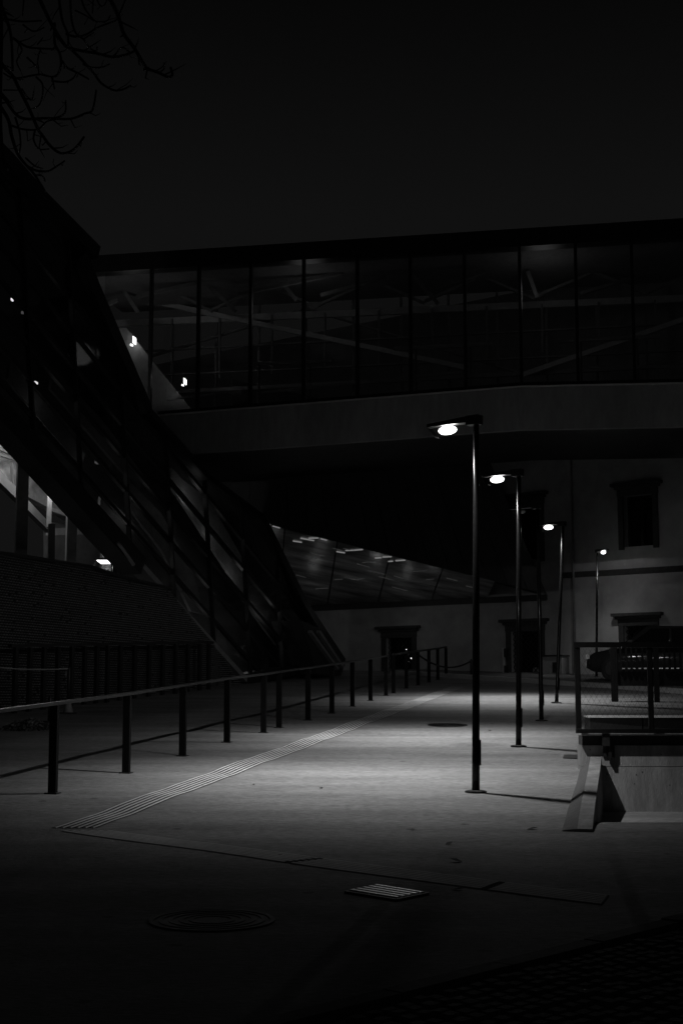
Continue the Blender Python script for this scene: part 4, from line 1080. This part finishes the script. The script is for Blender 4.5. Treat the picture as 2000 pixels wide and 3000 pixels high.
bm = BM(); box(bm, -.45, .45, -.28, .28, .622, .68, Mx); obj('lid', bm, M_dark, sb)
bm = BM(); box(bm, .05, .22, -.262, -.252, .05, .42, Mx); obj('door', bm, M_dark, sb)

# ================================================================== LEFT: barrier posts, tape, cone, debris
def bpost(label, px, h, name, cat, cone):
    p = on_ground(*px); t = thing(name, label, cat, p)
    bm = BM(); tube(bm, [p + Vector((0, 0, .03)), p + Vector((0, 0, h)), p + Vector((0, 0, h + .03))], [.04, .035, .015], 10); obj('shaft', bm, M_dark, t, True)
    if cone:
        bm = BM(); tube(bm, [p + Vector((0, 0, .02)), p + Vector((0, 0, .26))], [.12, .055], 12); obj('sleeve', bm, M_tape, t, True)
        bm = BM(); box(bm, -.16, .16, -.16, .16, 0, .03, Matrix.Translation(p)); obj('foot', bm, M_rubber, t)
    else:
        bm = BM(); tube(bm, [p, p + Vector((0, 0, .03))], [.14, .12], 12); obj('foot', bm, M_rubber, t)
    return p
p1 = bpost('barrier post with pale conical sleeve left behind the railing', (200, 2091), 1.02, 'barrier_post', 'post', True)
p2 = bpost('plain thin grey post left of the sleeved barrier post', (146, 2116), .52, 'marker_post', 'post', False)
ta = p1 + Vector((0, 0, 1.0)); tb_ = at_y(-60, 1949, p1.y - 1.5); bm = BM()
tube(bm, [ta.lerp(tb_, i / 16) - Vector((0, 0, .05 * 4 * (i / 16) * (1 - i / 16))) for i in range(17)], [.014 + .007 * (i % 2) for i in range(17)], 5)
tag(obj('barrier_tape', bm, M_tape, loc=ta.copy()), 'pale barrier tape running left from the sleeved post', 'tape')
bm = BM(); poly(bm, [ta + Vector(v) for v in ((-.03, 0, -.02), (.02, 0, -.02), (-.04, .01, -.16), (-.10, .01, -.15))]); poly(bm, [ta + Vector(v) for v in ((-.03, .003, -.02), (-.10, .013, -.15), (-.04, .013, -.16), (.02, .003, -.02))])
tag(obj('tape_end', bm, M_tape, loc=ta.copy()), 'loose end of tape hanging on the sleeved barrier post', 'tape')
pc = on_ground(85, 2136); bm = BM()
for k in range(420):
    a = random.uniform(0, 2 * math.pi); r = .46 * math.sqrt(random.random()); x, y = pc.x + r * math.cos(a) * 1.15, pc.y + r * math.sin(a)
    z = gz(x, y) + .20 * (1 - (r / .46) ** 1.6) * random.uniform(.5, 1) + .01; s = random.uniform(.025, .06)
    n_ = Vector((random.uniform(-1, 1), random.uniform(-1, 1), random.uniform(.3, 1))).normalized(); t1 = n_.orthogonal().normalized(); t2 = n_.cross(t1); c = Vector((x, y, z))
    poly(bm, [c + t1 * s, c + t2 * s * .6, c - t1 * s, c - t2 * s * .6])
for k in range(60):
    a = random.uniform(0, 2 * math.pi); r = .4 * random.random(); x, y = pc.x + r * math.cos(a), pc.y + r * math.sin(a); s = random.uniform(.03, .06)
    bmesh.ops.create_icosphere(bm, subdivisions=1, radius=s, matrix=Matrix.Translation((x, y, gz(x, y) + .09 * (1 - r / .46))))
tag(stuff(obj('debris_heap', bm, M_cobble, loc=pc.copy())), 'small heap of leaves and rubble lying behind the railing', 'heap')

# ================================================================== BARE TREE (top left)
TX, TY = -3.3, 9.2
tr = thing('bare_tree', 'bare tree with hanging curled twigs in the upper left corner', 'tree', Vector((TX, TY, gz(TX, TY))))
bm = BM(); tube(bm, [(TX, TY, -.1), (TX + .05, TY, .5), (TX - .05, TY + .05, 2.2), (TX + .1, TY, 4.0), (TX + .2, TY - .1, 5.6), (TX + .3, TY, 7.4), (TX + .25, TY, 9.2)], [.30, .24, .20, .17, .14, .10, .04], 12); obj('trunk', bm, M_bark, tr, True)
TW = [
 ([(-80, -420), (320, -520), (600, -380), (830, -30), (910, 130), (950, 260), (1030, 370), (1090, 470), (1130, 525), (1210, 555), (1290, 590), (1320, 570), (1308, 520)], 5.5),
 ([(1215, 556), (1255, 530), (1258, 480)], 2),
 ([(1030, 390), (960, 420), (860, 435), (750, 410), (540, 370), (480, 320), (430, 240), (380, 150), (310, 0), (180, -260), (-300, -420)], -5),
 ([(540, 370), (640, 470), (720, 560), (780, 640), (870, 690), (940, 685), (1000, 655)], 3.6), ([(640, 490), (700, 515), (780, 515), (840, 490)], 2.5),
 ([(480, 470), (520, 520), (600, 560), (680, 605)], 3), ([(420, 180), (420, 330), (455, 400), (470, 480), (450, 560), (400, 590), (300, 570), (120, 600), (30, 560)], 3.6),
 ([(400, 590), (420, 680)], 2.4), ([(400, 620), (500, 628), (560, 600), (585, 560)], 2.4), ([(280, 590), (325, 640), (330, 720), (305, 800), (262, 830)], 2.4),
 ([(-60, 380), (40, 520), (100, 580), (150, 680), (230, 840), (290, 980), (330, 1040), (390, 1120), (460, 1170), (530, 1165), (590, 1120), (645, 1048)], 4.5),
 ([(170, 680), (210, 740), (245, 765), (262, 700)], 2), ([(-60, 640), (40, 760), (120, 870), (200, 910), (350, 905), (540, 910), (650, 870), (710, 840), (738, 690)], 4),
 ([(350, 905), (440, 900), (500, 860), (505, 770)], 2.6), ([(-80, 700), (60, 900), (90, 1030), (140, 1180), (210, 1270), (270, 1340), (350, 1470)], 5),
 ([(210, 1270), (280, 1305), (370, 1310), (440, 1270), (495, 1232)], 3), ([(200, 1210), (270, 1270), (330, 1290)], 2), ([(270, 1340), (330, 1350), (350, 1390)], 2),
 ([(-30, -60), (60, 170), (90, 300), (100, 540)], 4.5), ([(-40, 130), (70, 150), (180, 165), (320, 158)], 3), ([(100, 290), (200, 355), (300, 370), (420, 375)], 3.4), ([(180, 190), (260, 240), (340, 210)], 2.2),
 ([(510, 260), (580, 280), (660, 265), (740, 215), (800, 190), (880, 160), (910, 130)], 3), ([(520, -200), (540, 0), (550, 150), (580, 250), (640, 300), (690, 370), (740, 390), (745, 360)], 3),
 ([(430, -260), (455, 0), (480, 160), (520, 260), (525, 360)], 3.6), ([(600, -120), (640, 40), (690, 120), (740, 165), (820, 160), (845, 120)], 2.6), ([(580, 80), (660, 120), (720, 160)], 2), ([(720, -60), (710, 100)], 2), ([(910, 130), (935, 60), (960, 0), (1000, -140)], 2.6),
 ([(120, 300), (170, 380), (130, 470), (160, 540)], 2), ([(210, 440), (290, 520), (300, 565)], 2.4), ([(310, 380), (290, 470), (300, 520)], 2), ([(120, 900), (150, 1000), (160, 1100), (150, 1170)], 2.4), ([(90, 960), (180, 990), (290, 990), (360, 930), (430, 915)], 2.6), ([(270, 1000), (260, 1070), (300, 1140), (380, 1140)], 2.4),
 ([(5, -100), (10, 300), (4, 700), (8, 1000), (30, 1240), (60, 1300)], 6), ([(640, 300), (720, 250)], 1.6), ([(30, 500), (90, 520)], 1.6), ([(30, 690), (140, 690)], 1.6), ([(880, 430), (920, 370), (960, 370), (990, 400)], 1.8), ([(1100, 530), (1140, 540)], 2),
 ([(1030, 380), (1052, 330)], 2.2), ([(190, -60), (175, 120)], 2), ([(290, 340), (330, 290)], 1.6), ([(700, -120), (760, 30), (800, 40), (830, -30)], 2)]
for k, (pl_, r0) in enumerate(TW):
    rev = r0 < 0; r0 = abs(r0); Y = 9.0 + .5 * math.sin(k * 2.3); pts = []
    if rev: pl_ = pl_[::-1]
    # smooth the polyline
    P2 = []
    for i in range(len(pl_) - 1):
        p0_, p1_, p2_, p3_ = pl_[max(i - 1, 0)], pl_[i], pl_[i + 1], pl_[min(i + 2, len(pl_) - 1)]
        for j in range(4):
            t = j / 4; f = lambda a, b, c, d: .5 * ((2 * b) + (-a + c) * t + (2 * a - 5 * b + 4 * c - d) * t * t + (-a + 3 * b - 3 * c + d) * t ** 3)
            P2.append((f(p0_[0], p1_[0], p2_[0], p3_[0]), f(p0_[1], p1_[1], p2_[1], p3_[1])))
    P2.append(pl_[-1])
    W_ = [at_y(a * .3827, b * .3827, Y + .12 * math.sin(i * .45 + k)) for i, (a, b) in enumerate(P2)]
    n = len(W_); rad = [(r0 * (1 - .5 * i / n) + .35) * .0027 for i in range(n)]
    bm = BM(); tube(bm, W_, rad, 5)
    for q in range(2, n - 1, 3):
        if random.random() < .55:
            tdir = (W_[min(q + 1, n - 1)] - W_[q - 1]).normalized(); sd = Vector((-tdir.z, 0, tdir.x)) * random.choice((-1, 1)) + Vector((0, random.uniform(-.4, .4), 0)); ln_ = random.uniform(.05, .16)
            e1 = W_[q] + (tdir * .8 + sd).normalized() * ln_ * .6; e2 = e1 + (tdir * .9 + sd * .4 + Vector((0, 0, .5))).normalized() * ln_ * .5
            tube(bm, [W_[q], e1, e2], [rad[q] * .55, rad[q] * .4, .0012], 4)
    obj('branch', bm, M_bark, tr, True)
for a, b in (((TX + .1, TY, 4.0), (-60, 640)), ((TX + .2, TY - .1, 5.0), (-60, 380)), ((TX + .2, TY - .1, 5.6), (-80, -420)), ((TX + .3, TY, 6.2), (-300, -420))):
    a = Vector(a); e = at_y(b[0] * .3827, b[1] * .3827, 9.0); bm = BM(); tube(bm, [a, a.lerp(e, .4) + Vector((0, 0, .25)), e], [.07, .04, .016], 7); obj('limb', bm, M_bark, tr, True)

# ================================================================== FALLEN LEAVES
def leafmesh():
    bm = BM(); pts = [(0, -.05, 0), (.022, -.02, .006), (.026, .015, .012), (0, .055, .004), (-.026, .015, .01), (-.022, -.02, .004)]
    c = bm.verts.new((0, 0, .001)); v = [bm.verts.new(p) for p in pts]
    for i in range(6): bm.faces.new((c, v[i], v[(i + 1) % 6]))
    return mesh('fallen_leaf', bm, M_leaf)
lm = leafmesh()
for u, v, s, where in ((1339, 2524, 1.5, 'largest dark fallen leaf, above the cross strip in the dim foreground'), (1314, 2473, 1.1, 'dark fallen leaf just up the slope from the largest leaf'),
        (1557, 2428, 1.3, 'dark fallen leaf on the asphalt left of the concrete upstand'), (1434, 2140, 1.2, 'fallen leaf on bright ground between first and second lamp poles'),
        (940, 2309, .9, 'small fallen leaf on the brightest ground right of the guide strip'), (1338, 2605, 1.0, 'fallen leaf lying on the ribs of the cross strip'),
        (743, 2298, .8, 'fallen leaf caught on the ribs of the long guide strip'), (1208, 2430, .8, 'fallen leaf on dim ground midway between grate and tallest lamp'),
        (820, 2505, .7, 'fallen leaf lying just above the cross strip left of its gap'), (590, 2302, .7, 'fallen leaf left of the long guide strip near the railing')):
    p = on_ground(u, v, .006)
    o = place('fallen_leaf', lm, None, Matrix.Translation(p) @ Matrix.Rotation(random.uniform(0, 6), 4, 'Z') @ Matrix.Rotation(random.uniform(-.3, .3), 4, 'X') @ Matrix.Scale(s, 4))
    tag(o, where, 'leaf', 'fallen leaves scattered on the walkway')
